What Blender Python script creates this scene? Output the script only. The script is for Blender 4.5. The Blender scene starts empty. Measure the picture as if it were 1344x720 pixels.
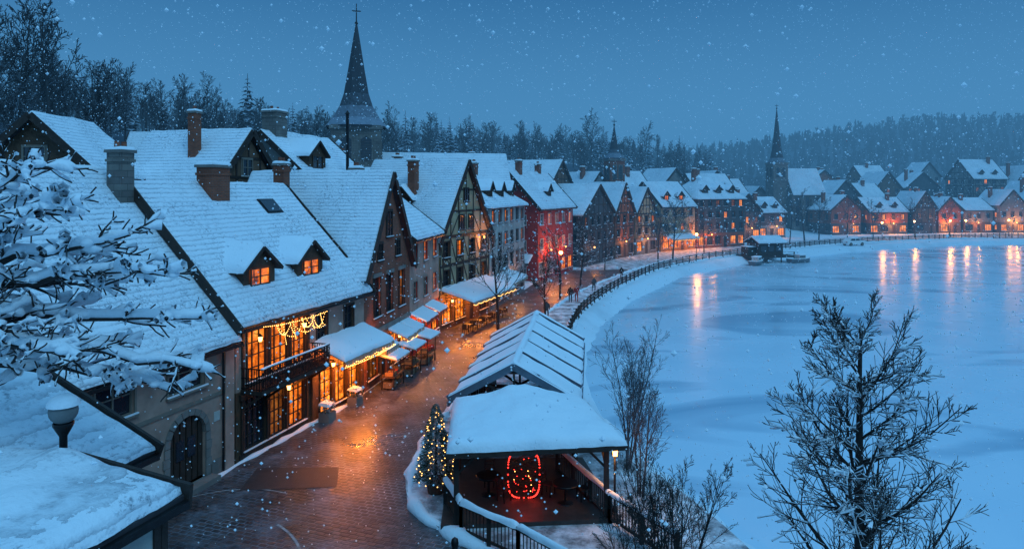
import bpy, math, random
import numpy as np
from mathutils import Vector, Matrix, noise
random.seed(7)
Z=Vector((0,0,1))
V=Vector
# ------------------------------------------------------------ materials
MAT={}
def newmat(name):
    m=bpy.data.materials.new(name); m.use_nodes=True
    nt=m.node_tree; b=nt.nodes['Principled BSDF']; MAT[name]=m
    return m,nt,b
def N(nt,t,**k):
    n=nt.nodes.new(t)
    for a,v in k.items():
        if a in n.inputs.keys(): n.inputs[a].default_value=v
        else: setattr(n,a,v)
    return n
def L(nt,a,b): nt.links.new(a,b)
def c4(c): return (c[0],c[1],c[2],1)
def mixc(nt,f,a,b):
    n=nt.nodes.new('ShaderNodeMix'); n.data_type='RGBA'
    for s,i in ((f,0),(a,6),(b,7)):
        if hasattr(s,'links'): L(nt,s,n.inputs[i])
        else: n.inputs[i].default_value=s if i==0 else c4(s)
    return n.outputs[2]
def ramp(nt,src,stops):
    r=nt.nodes.new('ShaderNodeValToRGB'); L(nt,src,r.inputs[0])
    e=r.color_ramp.elements
    while len(e)<len(stops): e.new(0.5)
    for i,(p,c) in enumerate(stops):
        e[i].position=p; e[i].color=c4(c) if not isinstance(c,(int,float)) else (c,c,c,1)
    return r.outputs[0]
def objc(nt): return nt.nodes.new('ShaderNodeTexCoord').outputs['Object']
def noi(nt,vec,scale,detail=4,rough=.55):
    n=N(nt,'ShaderNodeTexNoise'); n.inputs['Scale'].default_value=scale
    n.inputs['Detail'].default_value=detail; n.inputs['Roughness'].default_value=rough
    L(nt,vec,n.inputs['Vector']); return n.outputs[0]
def bump(nt,b,h,st=.3,dist=.05):
    n=N(nt,'ShaderNodeBump'); n.inputs['Strength'].default_value=st; n.inputs['Distance'].default_value=dist
    L(nt,h,n.inputs['Height']); L(nt,n.outputs[0],b.inputs['Normal'])
def math_(nt,op,a,b=None):
    n=nt.nodes.new('ShaderNodeMath'); n.operation=op
    for s,i in ((a,0),(b,1)):
        if s is None: continue
        if hasattr(s,'links'): L(nt,s,n.inputs[i])
        else: n.inputs[i].default_value=s
    return n.outputs[0]
def simple(name,col,rough=.8,var=.25,sc=1.5,bs=25,bst=.25,metal=0,bd=.02):
    m,nt,b=newmat(name); o=objc(nt)
    n=noi(nt,o,sc,6,.6)
    f=ramp(nt,n,[(.3,0),(.7,1)])
    col1=tuple(x*(1-var) for x in col); col2=tuple(min(1,x*(1+var)) for x in col)
    L(nt,mixc(nt,f,col1,col2),b.inputs['Base Color'])
    b.inputs['Roughness'].default_value=rough; b.inputs['Metallic'].default_value=metal
    bump(nt,b,noi(nt,o,bs,4),bst,bd)
    return m
def emis(name,col,st):
    m,nt,b=newmat(name); b.inputs['Base Color'].default_value=c4((.02,.02,.02))
    b.inputs['Emission Color'].default_value=c4(col); b.inputs['Emission Strength'].default_value=st
    return m
for nme,c in dict(plaster_pink=(.38,.25,.20),plaster_cream=(.38,.28,.17),plaster_grey=(.2,.21,.21),plaster_white=(.38,.36,.33),
        plaster_red=(.42,.03,.022),plaster_brown=(.14,.08,.05),stone=(.19,.175,.16),stone_dark=(.07,.07,.075),plaster_ochre=(.38,.21,.08),plaster_rust=(.32,.085,.035)).items():
    simple(nme,c,.9,.32,.9,30,.3)
simple('timber',(.032,.02,.015),.75,.35,4,30,.4)
simple('timber_brown',(.085,.045,.025),.7,.35,4,30,.4)
simple('trim',(.2,.17,.14),.7,.15,3,20,.1)
simple('trim_white',(.5,.49,.46),.7,.1,3,20,.1)
simple('iron',(.02,.02,.022),.45,.2,4,30,.2,.6)
simple('roof_dark',(.045,.04,.045),.8,.3,3,15,.4)
simple('slate',(.12,.15,.19),.7,.3,2,10,.5)
simple('bark',(.028,.022,.02),.9,.35,6,40,.6)
simple('awning_red',(.35,.04,.03),.8,.1)
simple('awning_sand',(.32,.26,.2),.8,.1)
simple('door_wood',(.04,.028,.022),.5,.3,5,30,.3)
simple('deck_wood',(.05,.035,.03),.5,.3,5,30,.3)
simple('car_paint',(.8,.8,.8),.3,.03)
simple('boat_hull',(.12,.14,.16),.4,.2)
simple('rubber',(.02,.02,.02),.8,.1)
simple('asphalt_patch',(.028,.028,.03),.5,.3,3,60,.5)
simple('goods',(.16,.12,.08),.7,.6,9,30,.5)
simple('painted_line',(.3,.3,.3),.6,.5,5,60,.3)
def glassdark():
    m,nt,b=newmat('glass_dark'); o=objc(nt)
    L(nt,mixc(nt,noi(nt,o,1.2,2),(.008,.012,.02),(.03,.04,.055)),b.inputs['Base Color'])
    b.inputs['Roughness'].default_value=.08; b.inputs['Specular IOR Level'].default_value=.8
glassdark()
def pane(name,st,c1,c2,c3,sc=1.6):
    m,nt,b=newmat(name); o=objc(nt)
    n=noi(nt,o,sc,6,.7)
    cr=ramp(nt,n,[(.36,c1),(.52,c2),(.68,c3)])
    b.inputs['Base Color'].default_value=(.02,.015,.01,1); b.inputs['Roughness'].default_value=.15
    L(nt,cr,b.inputs['Emission Color']); b.inputs['Emission Strength'].default_value=st
pane('pane_warm',1.3,(.06,.010,.001),(.8,.15,.010),(1,.38,.05))
pane('pane_shop',1.8,(.06,.011,.002),(.85,.17,.012),(1,.42,.06),2.4)
pane('pane_dim',.5,(.015,.005,.003),(.35,.09,.012),(.8,.25,.04),1.6)
pane('pane_far',1.7,(.10,.025,.005),(.8,.19,.02),(1,.42,.09),.6)
emis('bulb',(1,.50,.12),7)
emis('lantern_glow',(1,.45,.11),8)
emis('bulb_red',(1,.03,.02),5)
emis('lamp_far',(1,.40,.09),34)
def snowmat(name,roof=False,dirt=0.0):
    m,nt,b=newmat(name); o=objc(nt)
    n1=noi(nt,o,.5,5,.6); n2=noi(nt,o,9,4)
    base=mixc(nt,n1,(.72,.80,.87),(.87,.90,.93))
    if roof:
        sp=N(nt,'ShaderNodeSeparateXYZ'); L(nt,o,sp.inputs[0])
        zz=math_(nt,'MULTIPLY',sp.outputs[2],4.6)
        zz=math_(nt,'ADD',zz,math_(nt,'MULTIPLY',noi(nt,o,3.5,4,.65),.9))
        fr=math_(nt,'FRACT',zz)
        course=ramp(nt,fr,[(0,1),(.2,.35),(.42,0),(1,0)])
        msk=ramp(nt,noi(nt,o,.7,8,.75),[(.38,.08),(.60,1)])
        fac=math_(nt,'MULTIPLY',course,msk)
        spot=ramp(nt,noi(nt,o,7,6,.75),[(.50,0),(.64,.85)])
        spot=math_(nt,'MULTIPLY',spot,ramp(nt,noi(nt,o,.4,6,.65),[(.45,0),(.60,1)]))
        f2=math_(nt,'MAXIMUM',math_(nt,'MULTIPLY',fac,.7),spot)
        base=mixc(nt,f2,base,(.13,.17,.22))
        hgt=math_(nt,'SUBTRACT',n2,math_(nt,'MULTIPLY',course,.8))
        bump(nt,b,hgt,.6,.06)
    else:
        bump(nt,b,math_(nt,'ADD',n2,math_(nt,'MULTIPLY',n1,3)),.35,.08)
    if dirt:
        f=ramp(nt,noi(nt,o,.9,7,.7),[(.40,0),(.6,dirt)])
        base=mixc(nt,f,base,(.10,.095,.10))
    L(nt,base,b.inputs['Base Color']); b.inputs['Roughness'].default_value=.75
    b.inputs['Specular IOR Level'].default_value=.25
snowmat('snow'); snowmat('snow_roof',True); snowmat('snow_trodden',False,.85)
def brickmat(name,c1,c2,mo):
    m,nt,b=newmat(name); o=objc(nt)
    sp=N(nt,'ShaderNodeSeparateXYZ'); L(nt,o,sp.inputs[0])
    cb=N(nt,'ShaderNodeCombineXYZ'); L(nt,math_(nt,'ADD',sp.outputs[0],sp.outputs[1]),cb.inputs[0]); L(nt,sp.outputs[2],cb.inputs[1])
    br=N(nt,'ShaderNodeTexBrick'); L(nt,cb.outputs[0],br.inputs['Vector'])
    br.inputs['Scale'].default_value=1; br.inputs['Brick Width'].default_value=.26; br.inputs['Row Height'].default_value=.09
    br.inputs['Mortar Size'].default_value=.012
    br.inputs['Color1'].default_value=c4(c1); br.inputs['Color2'].default_value=c4(c2); br.inputs['Mortar'].default_value=c4(mo)
    col=mixc(nt,ramp(nt,noi(nt,o,.8,6,.65),[(.35,0),(.75,.6)]),br.outputs[0],tuple(x*.35 for x in c1))
    L(nt,col,b.inputs['Base Color']); b.inputs['Roughness'].default_value=.9
    bump(nt,b,math_(nt,'SUBTRACT',noi(nt,o,20,3),br.outputs[1]),.5,.03)
brickmat('brick',(.40,.10,.045),(.23,.065,.035),(.19,.12,.1))
brickmat('stone_block',(.16,.145,.135),(.22,.2,.175),(.08,.075,.075))
MAT['stone_block'].node_tree.nodes['Brick Texture'].inputs['Brick Width'].default_value=.6
MAT['stone_block'].node_tree.nodes['Brick Texture'].inputs['Row Height'].default_value=.3
def cobble():
    m,nt,b=newmat('cobblestone'); o=objc(nt)
    mp=N(nt,'ShaderNodeMapping'); mp.inputs['Rotation'].default_value=(0,0,math.radians(20)); mp.inputs['Scale'].default_value=(1,1,0); L(nt,o,mp.inputs[0])
    br=N(nt,'ShaderNodeTexBrick'); L(nt,mp.outputs[0],br.inputs['Vector'])
    br.inputs['Scale'].default_value=1; br.inputs['Brick Width'].default_value=.34; br.inputs['Row Height'].default_value=.22
    br.inputs['Mortar Size'].default_value=.032; br.inputs['Mortar Smooth'].default_value=.6
    br.inputs['Color1'].default_value=(.085,.06,.055,1); br.inputs['Color2'].default_value=(.034,.03,.034,1); br.inputs['Mortar'].default_value=(.012,.012,.014,1)
    big=noi(nt,o,.22,6,.65)
    frost=ramp(nt,noi(nt,o,.5,8,.80),[(.49,0),(.68,.42)])
    jo=math_(nt,'MULTIPLY',br.outputs[1],ramp(nt,noi(nt,o,.3,6,.7),[(.42,0),(.60,.50)]))
    f=math_(nt,'MAXIMUM',frost,jo)
    L(nt,mixc(nt,f,br.outputs[0],(.36,.42,.50)),b.inputs['Base Color'])
    L(nt,ramp(nt,big,[(.35,.24),(.65,.5)]),b.inputs['Roughness'])
    h=math_(nt,'SUBTRACT',math_(nt,'MULTIPLY',noi(nt,o,4,3),.8),br.outputs[1])
    bump(nt,b,h,.9,.035)
cobble()
def ice():
    m,nt,b=newmat('lake_ice'); o=objc(nt)
    mp=N(nt,'ShaderNodeMapping'); mp.inputs['Scale'].default_value=(.022,.055,1); mp.inputs['Rotation'].default_value=(0,0,.3); mp.inputs['Location'].default_value=(.35,.1,0); L(nt,o,mp.inputs[0])
    n=N(nt,'ShaderNodeTexNoise'); n.inputs['Scale'].default_value=1; n.inputs['Detail'].default_value=6; n.inputs['Roughness'].default_value=.40
    n.inputs['Distortion'].default_value=3.2; L(nt,mp.outputs[0],n.inputs['Vector'])
    m2=N(nt,'ShaderNodeMapping'); m2.inputs['Location'].default_value=(-26/18,-72/15,0); m2.inputs['Scale'].default_value=(1/18,1/15,0); L(nt,o,m2.inputs[0])
    ln=nt.nodes.new('ShaderNodeVectorMath'); ln.operation='LENGTH'; L(nt,m2.outputs[0],ln.inputs[0])
    local=ramp(nt,ln.outputs['Value'],[(.25,.13),(1.0,0)])
    bare=ramp(nt,math_(nt,'ADD',n.outputs[0],local),[(.57,0),(.62,.5),(.69,1)])
    fine=noi(nt,o,.18,5,.5)
    snowc=mixc(nt,fine,(.56,.74,.88),(.68,.82,.92))
    L(nt,mixc(nt,math_(nt,'MULTIPLY',bare,.62),snowc,(.11,.25,.40)),b.inputs['Base Color'])
    L(nt,ramp(nt,math_(nt,'ADD',math_(nt,'MULTIPLY',bare,-.25),fine),[(.2,.14),(.7,.36)]),b.inputs['Roughness'])
    b.inputs['Specular IOR Level'].default_value=.7
    b.inputs['Coat Weight'].default_value=.35; b.inputs['Coat Roughness'].default_value=.22
    bump(nt,b,noi(nt,o,.9,4),.06,.05)
ice()
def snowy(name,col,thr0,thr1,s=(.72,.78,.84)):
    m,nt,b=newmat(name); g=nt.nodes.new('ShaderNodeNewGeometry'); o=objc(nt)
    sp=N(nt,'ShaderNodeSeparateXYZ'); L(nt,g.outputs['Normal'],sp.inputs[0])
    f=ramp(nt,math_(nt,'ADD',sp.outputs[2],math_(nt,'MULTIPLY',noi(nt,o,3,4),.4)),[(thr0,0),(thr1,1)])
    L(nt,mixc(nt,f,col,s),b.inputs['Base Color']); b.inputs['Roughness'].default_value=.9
snowy('twig_frost',(.04,.048,.055),.5,1.0,(.28,.35,.42))
snowy('twig_pale',(.07,.075,.085),.6,1.1,(.3,.36,.42))
snowy('conifer',(.018,.034,.032),.5,1.0,(.36,.45,.54))
snowy('needle_green',(.03,.06,.03),.6,1.1,(.2,.26,.28))
snowy('far_wood_hazed',(.016,.034,.052),.5,1.3,(.05,.085,.12))  # distance haze put into the wood colour as an even blue tint
snowy('spire_slate',(.04,.047,.057),.45,.85,(.22,.26,.32))
def groundm():
    m,nt,b=newmat('snow_ground'); o=objc(nt)
    n=noi(nt,o,.08,8,.65); sp=N(nt,'ShaderNodeSeparateXYZ'); L(nt,o,sp.inputs[0])
    base=mixc(nt,ramp(nt,n,[(.5,0),(.75,.5)]),(.70,.80,.87),(.32,.38,.43))
    f=ramp(nt,math_(nt,'MULTIPLY',sp.outputs[2],.02),[(.10,0),(.26,1)])
    L(nt,mixc(nt,f,base,(.045,.07,.10)),b.inputs['Base Color'])
    b.inputs['Roughness'].default_value=.85; bump(nt,b,noi(nt,o,1.5,6),.5,.2)
groundm()
# ------------------------------------------------------------ mesh builder
class Fr:
    def __init__(s,O,U,Nn): s.O=V(O);s.U=V(U);s.N=V(Nn)
    def __call__(s,u,n,z): return s.O+s.U*u+s.N*n+Z*z
ID=Fr((0,0,0),(1,0,0),(0,1,0))
class MB:
    def __init__(s): s.v=[];s.f=[];s.m=[]
    def face(s,p,m):
        i=len(s.v); s.v.extend(tuple(q) for q in p); s.f.append(tuple(range(i,i+len(p)))); s.m.append(m)
    def hexa(s,p,m):
        i=len(s.v); s.v.extend(tuple(q) for q in p)
        for a in ((0,3,2,1),(4,5,6,7),(0,1,5,4),(1,2,6,5),(2,3,7,6),(3,0,4,7)):
            s.f.append(tuple(i+k for k in a)); s.m.append(m)
    def fb(s,F,u0,n0,z0,u1,n1,z1,m):
        s.hexa([F(u0,n0,z0),F(u1,n0,z0),F(u1,n1,z0),F(u0,n1,z0),F(u0,n0,z1),F(u1,n0,z1),F(u1,n1,z1),F(u0,n1,z1)],m)
    def box(s,x0,y0,z0,x1,y1,z1,m): s.fb(ID,x0,y0,z0,x1,y1,z1,m)
    def beam(s,a,b,w,h,m,up=Z):
        a=V(a);b=V(b); d=(b-a).normalized(); si=d.cross(up)
        if si.length<1e-3: si=d.cross(V((1,0,0)))
        si.normalize(); u2=si.cross(d).normalized(); si*=w/2; u2*=h/2
        s.hexa([a-si-u2,a+si-u2,b+si-u2,b-si-u2,a-si+u2,a+si+u2,b+si+u2,b-si+u2],m)
    def tube(s,pts,rad,n,m,cap=True):
        base=len(s.v); k=len(pts)
        ref=V((.31,.17,.93))
        for i,p in enumerate(pts):
            d=(pts[min(i+1,k-1)]-pts[max(i-1,0)])
            if d.length<1e-6: d=Z.copy()
            d.normalize(); a=d.cross(ref)
            if a.length<.05: a=d.cross(V((1,0,0)))
            a.normalize(); b=d.cross(a); r=rad[i]
            for j in range(n):
                t=2*math.pi*j/n; q=p+a*(r*math.cos(t))+b*(r*math.sin(t)); s.v.append((q.x,q.y,q.z))
        for i in range(k-1):
            for j in range(n):
                j2=(j+1)%n
                s.f.append((base+i*n+j,base+i*n+j2,base+(i+1)*n+j2,base+(i+1)*n+j)); s.m.append(m)
        if cap:
            s.f.append(tuple(base+j for j in range(n))[::-1]); s.m.append(m)
            s.f.append(tuple(base+(k-1)*n+j for j in range(n))); s.m.append(m)
    def octa(s,p,r,m):
        p=V(p); i=len(s.v)
        for d in ((r,0,0),(0,r,0),(-r,0,0),(0,-r,0),(0,0,r),(0,0,-r)): s.v.append((p.x+d[0],p.y+d[1],p.z+d[2]))
        for a in ((0,1,4),(1,2,4),(2,3,4),(3,0,4),(1,0,5),(2,1,5),(3,2,5),(0,3,5)):
            s.f.append(tuple(i+k for k in a)); s.m.append(m)
    def sph(s,p,r,m,nu=14,nv=8,sz=1,t0=0,t1=math.pi):
        p=V(p); i=len(s.v)
        for a in range(nv+1):
            t=t0+(t1-t0)*a/nv
            for b in range(nu):
                q=2*math.pi*b/nu; s.v.append((p.x+r*math.sin(t)*math.cos(q),p.y+r*math.sin(t)*math.sin(q),p.z+r*sz*math.cos(t)))
        for a in range(nv):
            for b in range(nu):
                b2=(b+1)%nu; s.f.append((i+a*nu+b,i+(a+1)*nu+b,i+(a+1)*nu+b2,i+a*nu+b2)); s.m.append(m)
    def lathe(s,c,prof,n,m,rot=0):
        c=V(c); i=len(s.v)
        for (r,z) in prof:
            for b in range(n):
                q=2*math.pi*b/n+rot; s.v.append((c.x+r*math.cos(q),c.y+r*math.sin(q),c.z+z))
        for a in range(len(prof)-1):
            for b in range(n):
                b2=(b+1)%n; s.f.append((i+a*n+b,i+a*n+b2,i+(a+1)*n+b2,i+(a+1)*n+b)); s.m.append(m)
    def snow(s,a,b,c,d,th,res=.6,m='snow_roof',top=False,hf=None,nz=.35,ends=True):
        a=V(a);b=V(b);c=V(c);d=V(d)
        Lu=max(.05,((b-a).length+(c-d).length)/2); Lv=max(.05,((d-a).length+(c-b).length)/2)
        def prm(Ln,e1):
            e=min(th*.15/Ln,.1); e2=min(th*.5/Ln,.2); e3=min(th/Ln,.3)
            k=max(2,int(Ln/res)); hi=1-e3 if e1 else 1
            o=[0,e,e2]+[e3+(hi-e3)*i/k for i in range(k+1)]
            if e1: o+=[1-e2,1-e,1]
            return o
        us=prm(Lu,True); vs=prm(Lv,top)
        i0=len(s.v); nu=len(us)
        for v in vs:
            for u in us:
                p=(a*(1-u)+b*u)*(1-v)+(d*(1-u)+c*u)*v
                du=min(u,1-u)*Lu if ends else 9; dv=(min(v,1-v) if top else v)*Lv
                e=max(0,min(1,min(du,dv)/th))
                nn=noise.noise(p*.9)+.5*noise.noise(p*2.7)
                off=th*math.sqrt(max(0,1-(1-e)**2))*(1+nz*nn)
                if hf: off+=hf(u,v)
                q=p+Z*off
                if v==0: q+= (a-d).normalized()*(.07*noise.noise(p*1.7)+.03*noise.noise(p*6))
                s.v.append((q.x,q.y,q.z))
        for j in range(len(vs)-1):
            for i in range(nu-1):
                q=i0+j*nu+i; s.f.append((q,q+1,q+nu+1,q+nu)); s.m.append(m)
def empty(name,loc=(0,0,0),rz=0):
    e=bpy.data.objects.new(name,None); bpy.context.scene.collection.objects.link(e)
    e.location=loc; e.rotation_euler=(0,0,rz); e.empty_display_size=.5; return e
def mk(name,mb,parent=None,smooth=False,loc=None):
    if not mb.f: return None
    me=bpy.data.meshes.new(name); me.from_pydata(mb.v,[],mb.f)
    keys=[]; idx=[]
    for k in mb.m:
        if k not in keys: keys.append(k)
        idx.append(keys.index(k))
    for k in keys: me.materials.append(MAT[k])
    me.polygons.foreach_set('material_index',idx)
    me.polygons.foreach_set('use_smooth',[smooth]*len(me.polygons)); me.update()
    o=bpy.data.objects.new(name,me); bpy.context.scene.collection.objects.link(o)
    if parent: o.parent=parent
    if loc: o.location=loc
    return o
# ------------------------------------------------------------ house
LP=.85
class House:
    def __init__(s,name,P0,P1,depth,eave,ridge,kind='eave',wall='plaster_cream',wall2=None,timber=False,floors=2,cols=4,lit=.3,
                 shop=True,sn=.2,res=.6,oh=.45,auto=True,holes=None,sideholes=None,side_auto=True,z0=0,frame='trim',hip=False,ve=.35,ve2=None,far=False):
        s.name=name; P0=V((P0[0],P0[1],z0)); P1=V((P1[0],P1[1],z0)); s.W=(P1-P0).length; s.D=depth
        s.P0=P0; s.ang=math.atan2(P1.y-P0.y,P1.x-P0.x); s.eave=eave-z0; s.ridge=ridge-z0; s.kind=kind; s.parts={}; s.lights=[]
        s.sn=sn;s.res=res;s.oh=oh; wall2=wall2 or wall
        W,D,E,R=s.W,s.D,s.eave,s.ridge; rg=random.Random(int(P0.x*71+P0.y*31))
        s.rg=rg; s.frame=frame; PW='pane_far' if far else 'pane_warm'; PS='pane_far' if far else 'pane_shop'
        s.F=Fr((0,0,0),(1,0,0),(0,1,0)); s.S=Fr((0,D,0),(0,-1,0),(1,0,0))
        g=min(3.1,E); fh=(E-g)/max(1,floors-1) if floors>1 else 0
        w=s['walls']
        hs=list(holes or [])
        if auto:
            cw=W/cols
            for i in range(cols):
                cx=(i+.5)*cw
                if shop:
                    ww=min(cw*.72,2.2); k=PS if rg.random()<lit*1.6 else 'glass_dark'
                    if i==cols//2: hs.append((cx-.55,.05,1.1,2.3,'door',1,1))
                    else: hs.append((cx-ww/2,.6,ww,1.8,k,3,2))
                else:
                    hs.append((cx-.45,.95,.9,1.3,PW if rg.random()<lit else 'glass_dark',2,2))
                for f in range(1,floors):
                    k=PW if rg.random()<lit*.6 else ('pane_dim' if rg.random()<.2 else 'glass_dark')
                    ww=min(1.0,cw*.5); hh=min(1.45,fh*.55)
                    hs.append((cx-ww/2,g+(f-1)*fh+fh*.28,ww,hh,k,2,3))
        s.wallpanel(s.F,W,g,E,hs,wall,wall2)
        sh=list(sideholes or [])
        if side_auto:
            nc=max(1,int(D/3)); cw=D/nc
            for i in range(nc):
                for f in range(floors):
                    z=(.95 if f==0 else g+(f-1)*fh+fh*.28)
                    sh.append(((i+.5)*cw-.42,z,.84,min(1.3,(g if f==0 else fh)*.5),PW if rg.random()<lit*.5 else 'glass_dark',2,2))
        s.wallpanel(s.S,D,g,E,sh,wall,wall2)
        w.face([(W,0,0),(W,D,0),(W,D,E),(W,0,E)],wall2); w.face([(0,D,0),(W,D,0),(W,D,E),(0,D,E)],wall2)
        if kind=='eave':
            if not hip:
                w.face([(0,0,E),(0,D/2,R),(0,D,E)],wall2); w.face([(W,0,E),(W,D,E),(W,D/2,R)],wall2)
        else:
            w.face([(0,0,E),(W,0,E),(W/2,0,R)],wall2); w.face([(0,D,E),(W/2,D,R),(W,D,E)],wall2)
        lift=.17; k=(R-E)/(D/2 if kind=='eave' else W/2); s.k=k; v1=ve; v2=ve if ve2 is None else ve2
        if kind=='eave':
            o=oh
            hx=min(W*.35,D/2) if hip else 0
            if hip:
                s.slope((-o,-o,E-k*o+lift),(W+o,-o,E-k*o+lift),(W-hx,D/2,R+lift),(hx,D/2,R+lift))
                s.slope((W+o,D+o,E-k*o+lift),(-o,D+o,E-k*o+lift),(hx,D/2,R+lift),(W-hx,D/2,R+lift))
                s.slope((-o,D+o,E-k*o+lift),(-o,-o,E-k*o+lift),(hx,D/2,R+lift),(hx,D/2+.01,R+lift))
                s.slope((W+o,-o,E-k*o+lift),(W+o,D+o,E-k*o+lift),(W-hx,D/2+.01,R+lift),(W-hx,D/2,R+lift))
            else:
                s.slope((-v1,-o,E-k*o+lift),(W+v2,-o,E-k*o+lift),(W+v2,D/2,R+lift),(-v1,D/2,R+lift))
                s.slope((W+v2,D+o,E-k*o+lift),(-v1,D+o,E-k*o+lift),(-v1,D/2,R+lift),(W+v2,D/2,R+lift))
                rf=s['roof']
                for x,vv_ in ((-v1-.04,v1),(W+v2+.04,v2)):
                    if vv_<.1: continue
                    rf.beam((x,-o-.1,E-k*(o+.1)+lift-.02),(x,D/2,R+lift-.02),.08,.42,'timber'); rf.beam((x,D+o,E-k*o+lift-.02),(x,D/2,R+lift-.02),.08,.42,'timber')
                rf.box(-v1,-o-.12,E-k*o+lift-.2,W+v2,-o-.01,E-k*o+lift-.08,'iron')
        else:
            o=oh
            s.slope((-o,D+v1,E-k*o+lift),(-o,-v1,E-k*o+lift),(W/2,-v1,R+lift),(W/2,D+v1,R+lift))
            s.slope((W+o,-v1,E-k*o+lift),(W+o,D+v1,E-k*o+lift),(W/2,D+v1,R+lift),(W/2,-v1,R+lift))
            rf=s['roof']; y=-v1-.04
            rf.beam((-o,y,E-k*o+lift-.06),(W/2,y,R+lift-.06),.08,.42,'timber'); rf.beam((W+o,y,E-k*o+lift-.06),(W/2,y,R+lift-.06),.08,.42,'timber')
        if timber: s.timbers(s.F,W,g,E,hs,fh,floors,front=True)
        if timber and kind=='eave': s.timbers(s.S,D,g,E,sh,fh,floors,front=True,gable=True)
    def __getitem__(s,k):
        if k not in s.parts: s.parts[k]=MB()
        return s.parts[k]
    def wallpanel(s,F,W,g,E,hs,m1,m2):
        w=s['walls']
        xs=sorted({0,W}|{h[0] for h in hs}|{h[0]+h[2] for h in hs}); zs=sorted({0,E,g}|{h[1] for h in hs}|{h[1]+h[3] for h in hs})
        for i in range(len(xs)-1):
            for j in range(len(zs)-1):
                cx=(xs[i]+xs[i+1])/2; cz=(zs[j]+zs[j+1])/2
                if xs[i+1]-xs[i]<1e-5 or zs[j+1]-zs[j]<1e-5: continue
                if any(h[0]<cx<h[0]+h[2] and h[1]<cz<h[1]+h[3] for h in hs): continue
                w.face([F(xs[i],0,zs[j]),F(xs[i+1],0,zs[j]),F(xs[i+1],0,zs[j+1]),F(xs[i],0,zs[j+1])],m1 if cz<g else m2)
        for h in hs:
            x,z,a,b=h[:4]; dp=.2
            for q in (((x,z),(x+a,z)),((x+a,z),(x+a,z+b)),((x+a,z+b),(x,z+b)),((x,z+b),(x,z))):
                (u0,v0),(u1,v1)=q
                w.face([F(u0,0,v0),F(u1,0,v1),F(u1,dp,v1),F(u0,dp,v0)],m1)
            s.window(F,x,z,a,b,*h[4:7])
    def window(s,F,x,z,a,b,kind='glass_dark',nx=2,nz=2,dep=.15,sur=True):
        fr=s['windows']; t=.06
        if kind=='door':
            dd=s['door']; dd.face([F(x,dep,z),F(x+a,dep,z),F(x+a,dep,z+b),F(x,dep,z+b)],'door_wood')
            for i in (0,1):
                for j in (0,1): dd.fb(F,x+.08+i*a/2,dep-.04,z+.15+j*b/2,x+a/2-.06+i*a/2,dep-.002,z+b/2-.1+j*b/2,'door_wood')
            return
        if kind=='none': return
        fr.face([F(x,dep,z),F(x+a,dep,z),F(x+a,dep,z+b),F(x,dep,z+b)],kind)
        n0,n1=dep-.07,dep-.003; m=s.frame if kind!='pane_shop' else 'timber'
        fr.fb(F,x,n0,z,x+t,n1,z+b,m); fr.fb(F,x+a-t,n0,z,x+a,n1,z+b,m)
        fr.fb(F,x+t,n0,z,x+a-t,n1,z+t,m); fr.fb(F,x+t,n0,z+b-t,x+a-t,n1,z+b,m)
        for i in range(1,nx):
            xx=x+a*i/nx; fr.fb(F,xx-.03,n0+.012,z+t,xx+.03,n1,z+b-t,m)
        for i in range(1,nz):
            zz=z+b*i/nz; fr.fb(F,x+t,n0+.02,zz-.024,x+a-t,n1-.004,zz+.024,m)
        if sur:
            q=.09; o=-.055
            fr.fb(F,x-q,o,z,x-.002,-.002,z+b,m); fr.fb(F,x+a+.002,o,z,x+a+q,-.002,z+b,m)
            fr.fb(F,x-q,o-.01,z+b,x+a+q,-.002,z+b+q,m); fr.fb(F,x-q-.04,-.14,z-.08,x+a+q+.04,-.002,z,m)
            s['snow_ledges'].fb(F,x-q-.03,-.13,z+.001,x+a+q+.03,-.06,z+.05,'snow')
    def slope(s,a,b,c,d):
        a,b,c,d=map(V,(a,b,c,d)); n=(b-a).cross(d-a).normalized()
        if n.z<0: n=-n
        t=n*.13; s['roof'].hexa([a-t,b-t,c-t,d-t,a,b,c,d],'roof_dark')
        u=n*.012
        s['snow_cover'].snow(a+u,b+u,c+u,d+u,s.sn,s.res)
    def timbers(s,F,W,g,E,hs,fh,floors,front=True,gable=False):
        t=s['timber_frame']; n0,n1=-.045,-.003
        def bm(u0,z0,u1,z1,w=.16,o=0):
            du,dz=u1-u0,z1-z0; l=math.hypot(du,dz) or 1; px,pz=-dz/l*w/2,du/l*w/2
            a0,a1=n0-o,n1
            t.hexa([F(u0+px,a0,z0+pz),F(u1+px,a0,z1+pz),F(u1-px,a0,z1-pz),F(u0-px,a0,z0-pz),F(u0+px,a1,z0+pz),F(u1+px,a1,z1+pz),F(u1-px,a1,z1-pz),F(u0-px,a1,z0-pz)],'timber')
        for f in range(floors):
            z=g+f*fh
            if z<=E+.01: bm(0,z,W,z,.26,.02)
        us=sorted({.08,W-.08}|{h[0]-.17 for h in hs if h[1]>g}|{h[0]+h[2]+.17 for h in hs if h[1]>g})
        for u in us: bm(u,g,u,E,.15)
        for f in range(floors-1):
            z0=g+f*fh; z1=z0+fh
            for i in range(len(us)-1):
                a,b=us[i],us[i+1]; c=(a+b)/2
                if any(h[0]<c<h[0]+h[2] and h[1]>z0 and h[1]<z1 for h in hs):
                    bm(a,z0+fh*.22,b,z0+fh*.22,.12,-.008); bm(a,z0,c,z0+fh*.22,.1,-.012); bm(b,z0,c,z0+fh*.22,.1,-.012)
                elif b-a>.35:
                    if i%2: bm(a,z0,b,z1,.13,-.01)
                    else: bm(b,z0,a,z1,.13,-.01)
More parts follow.
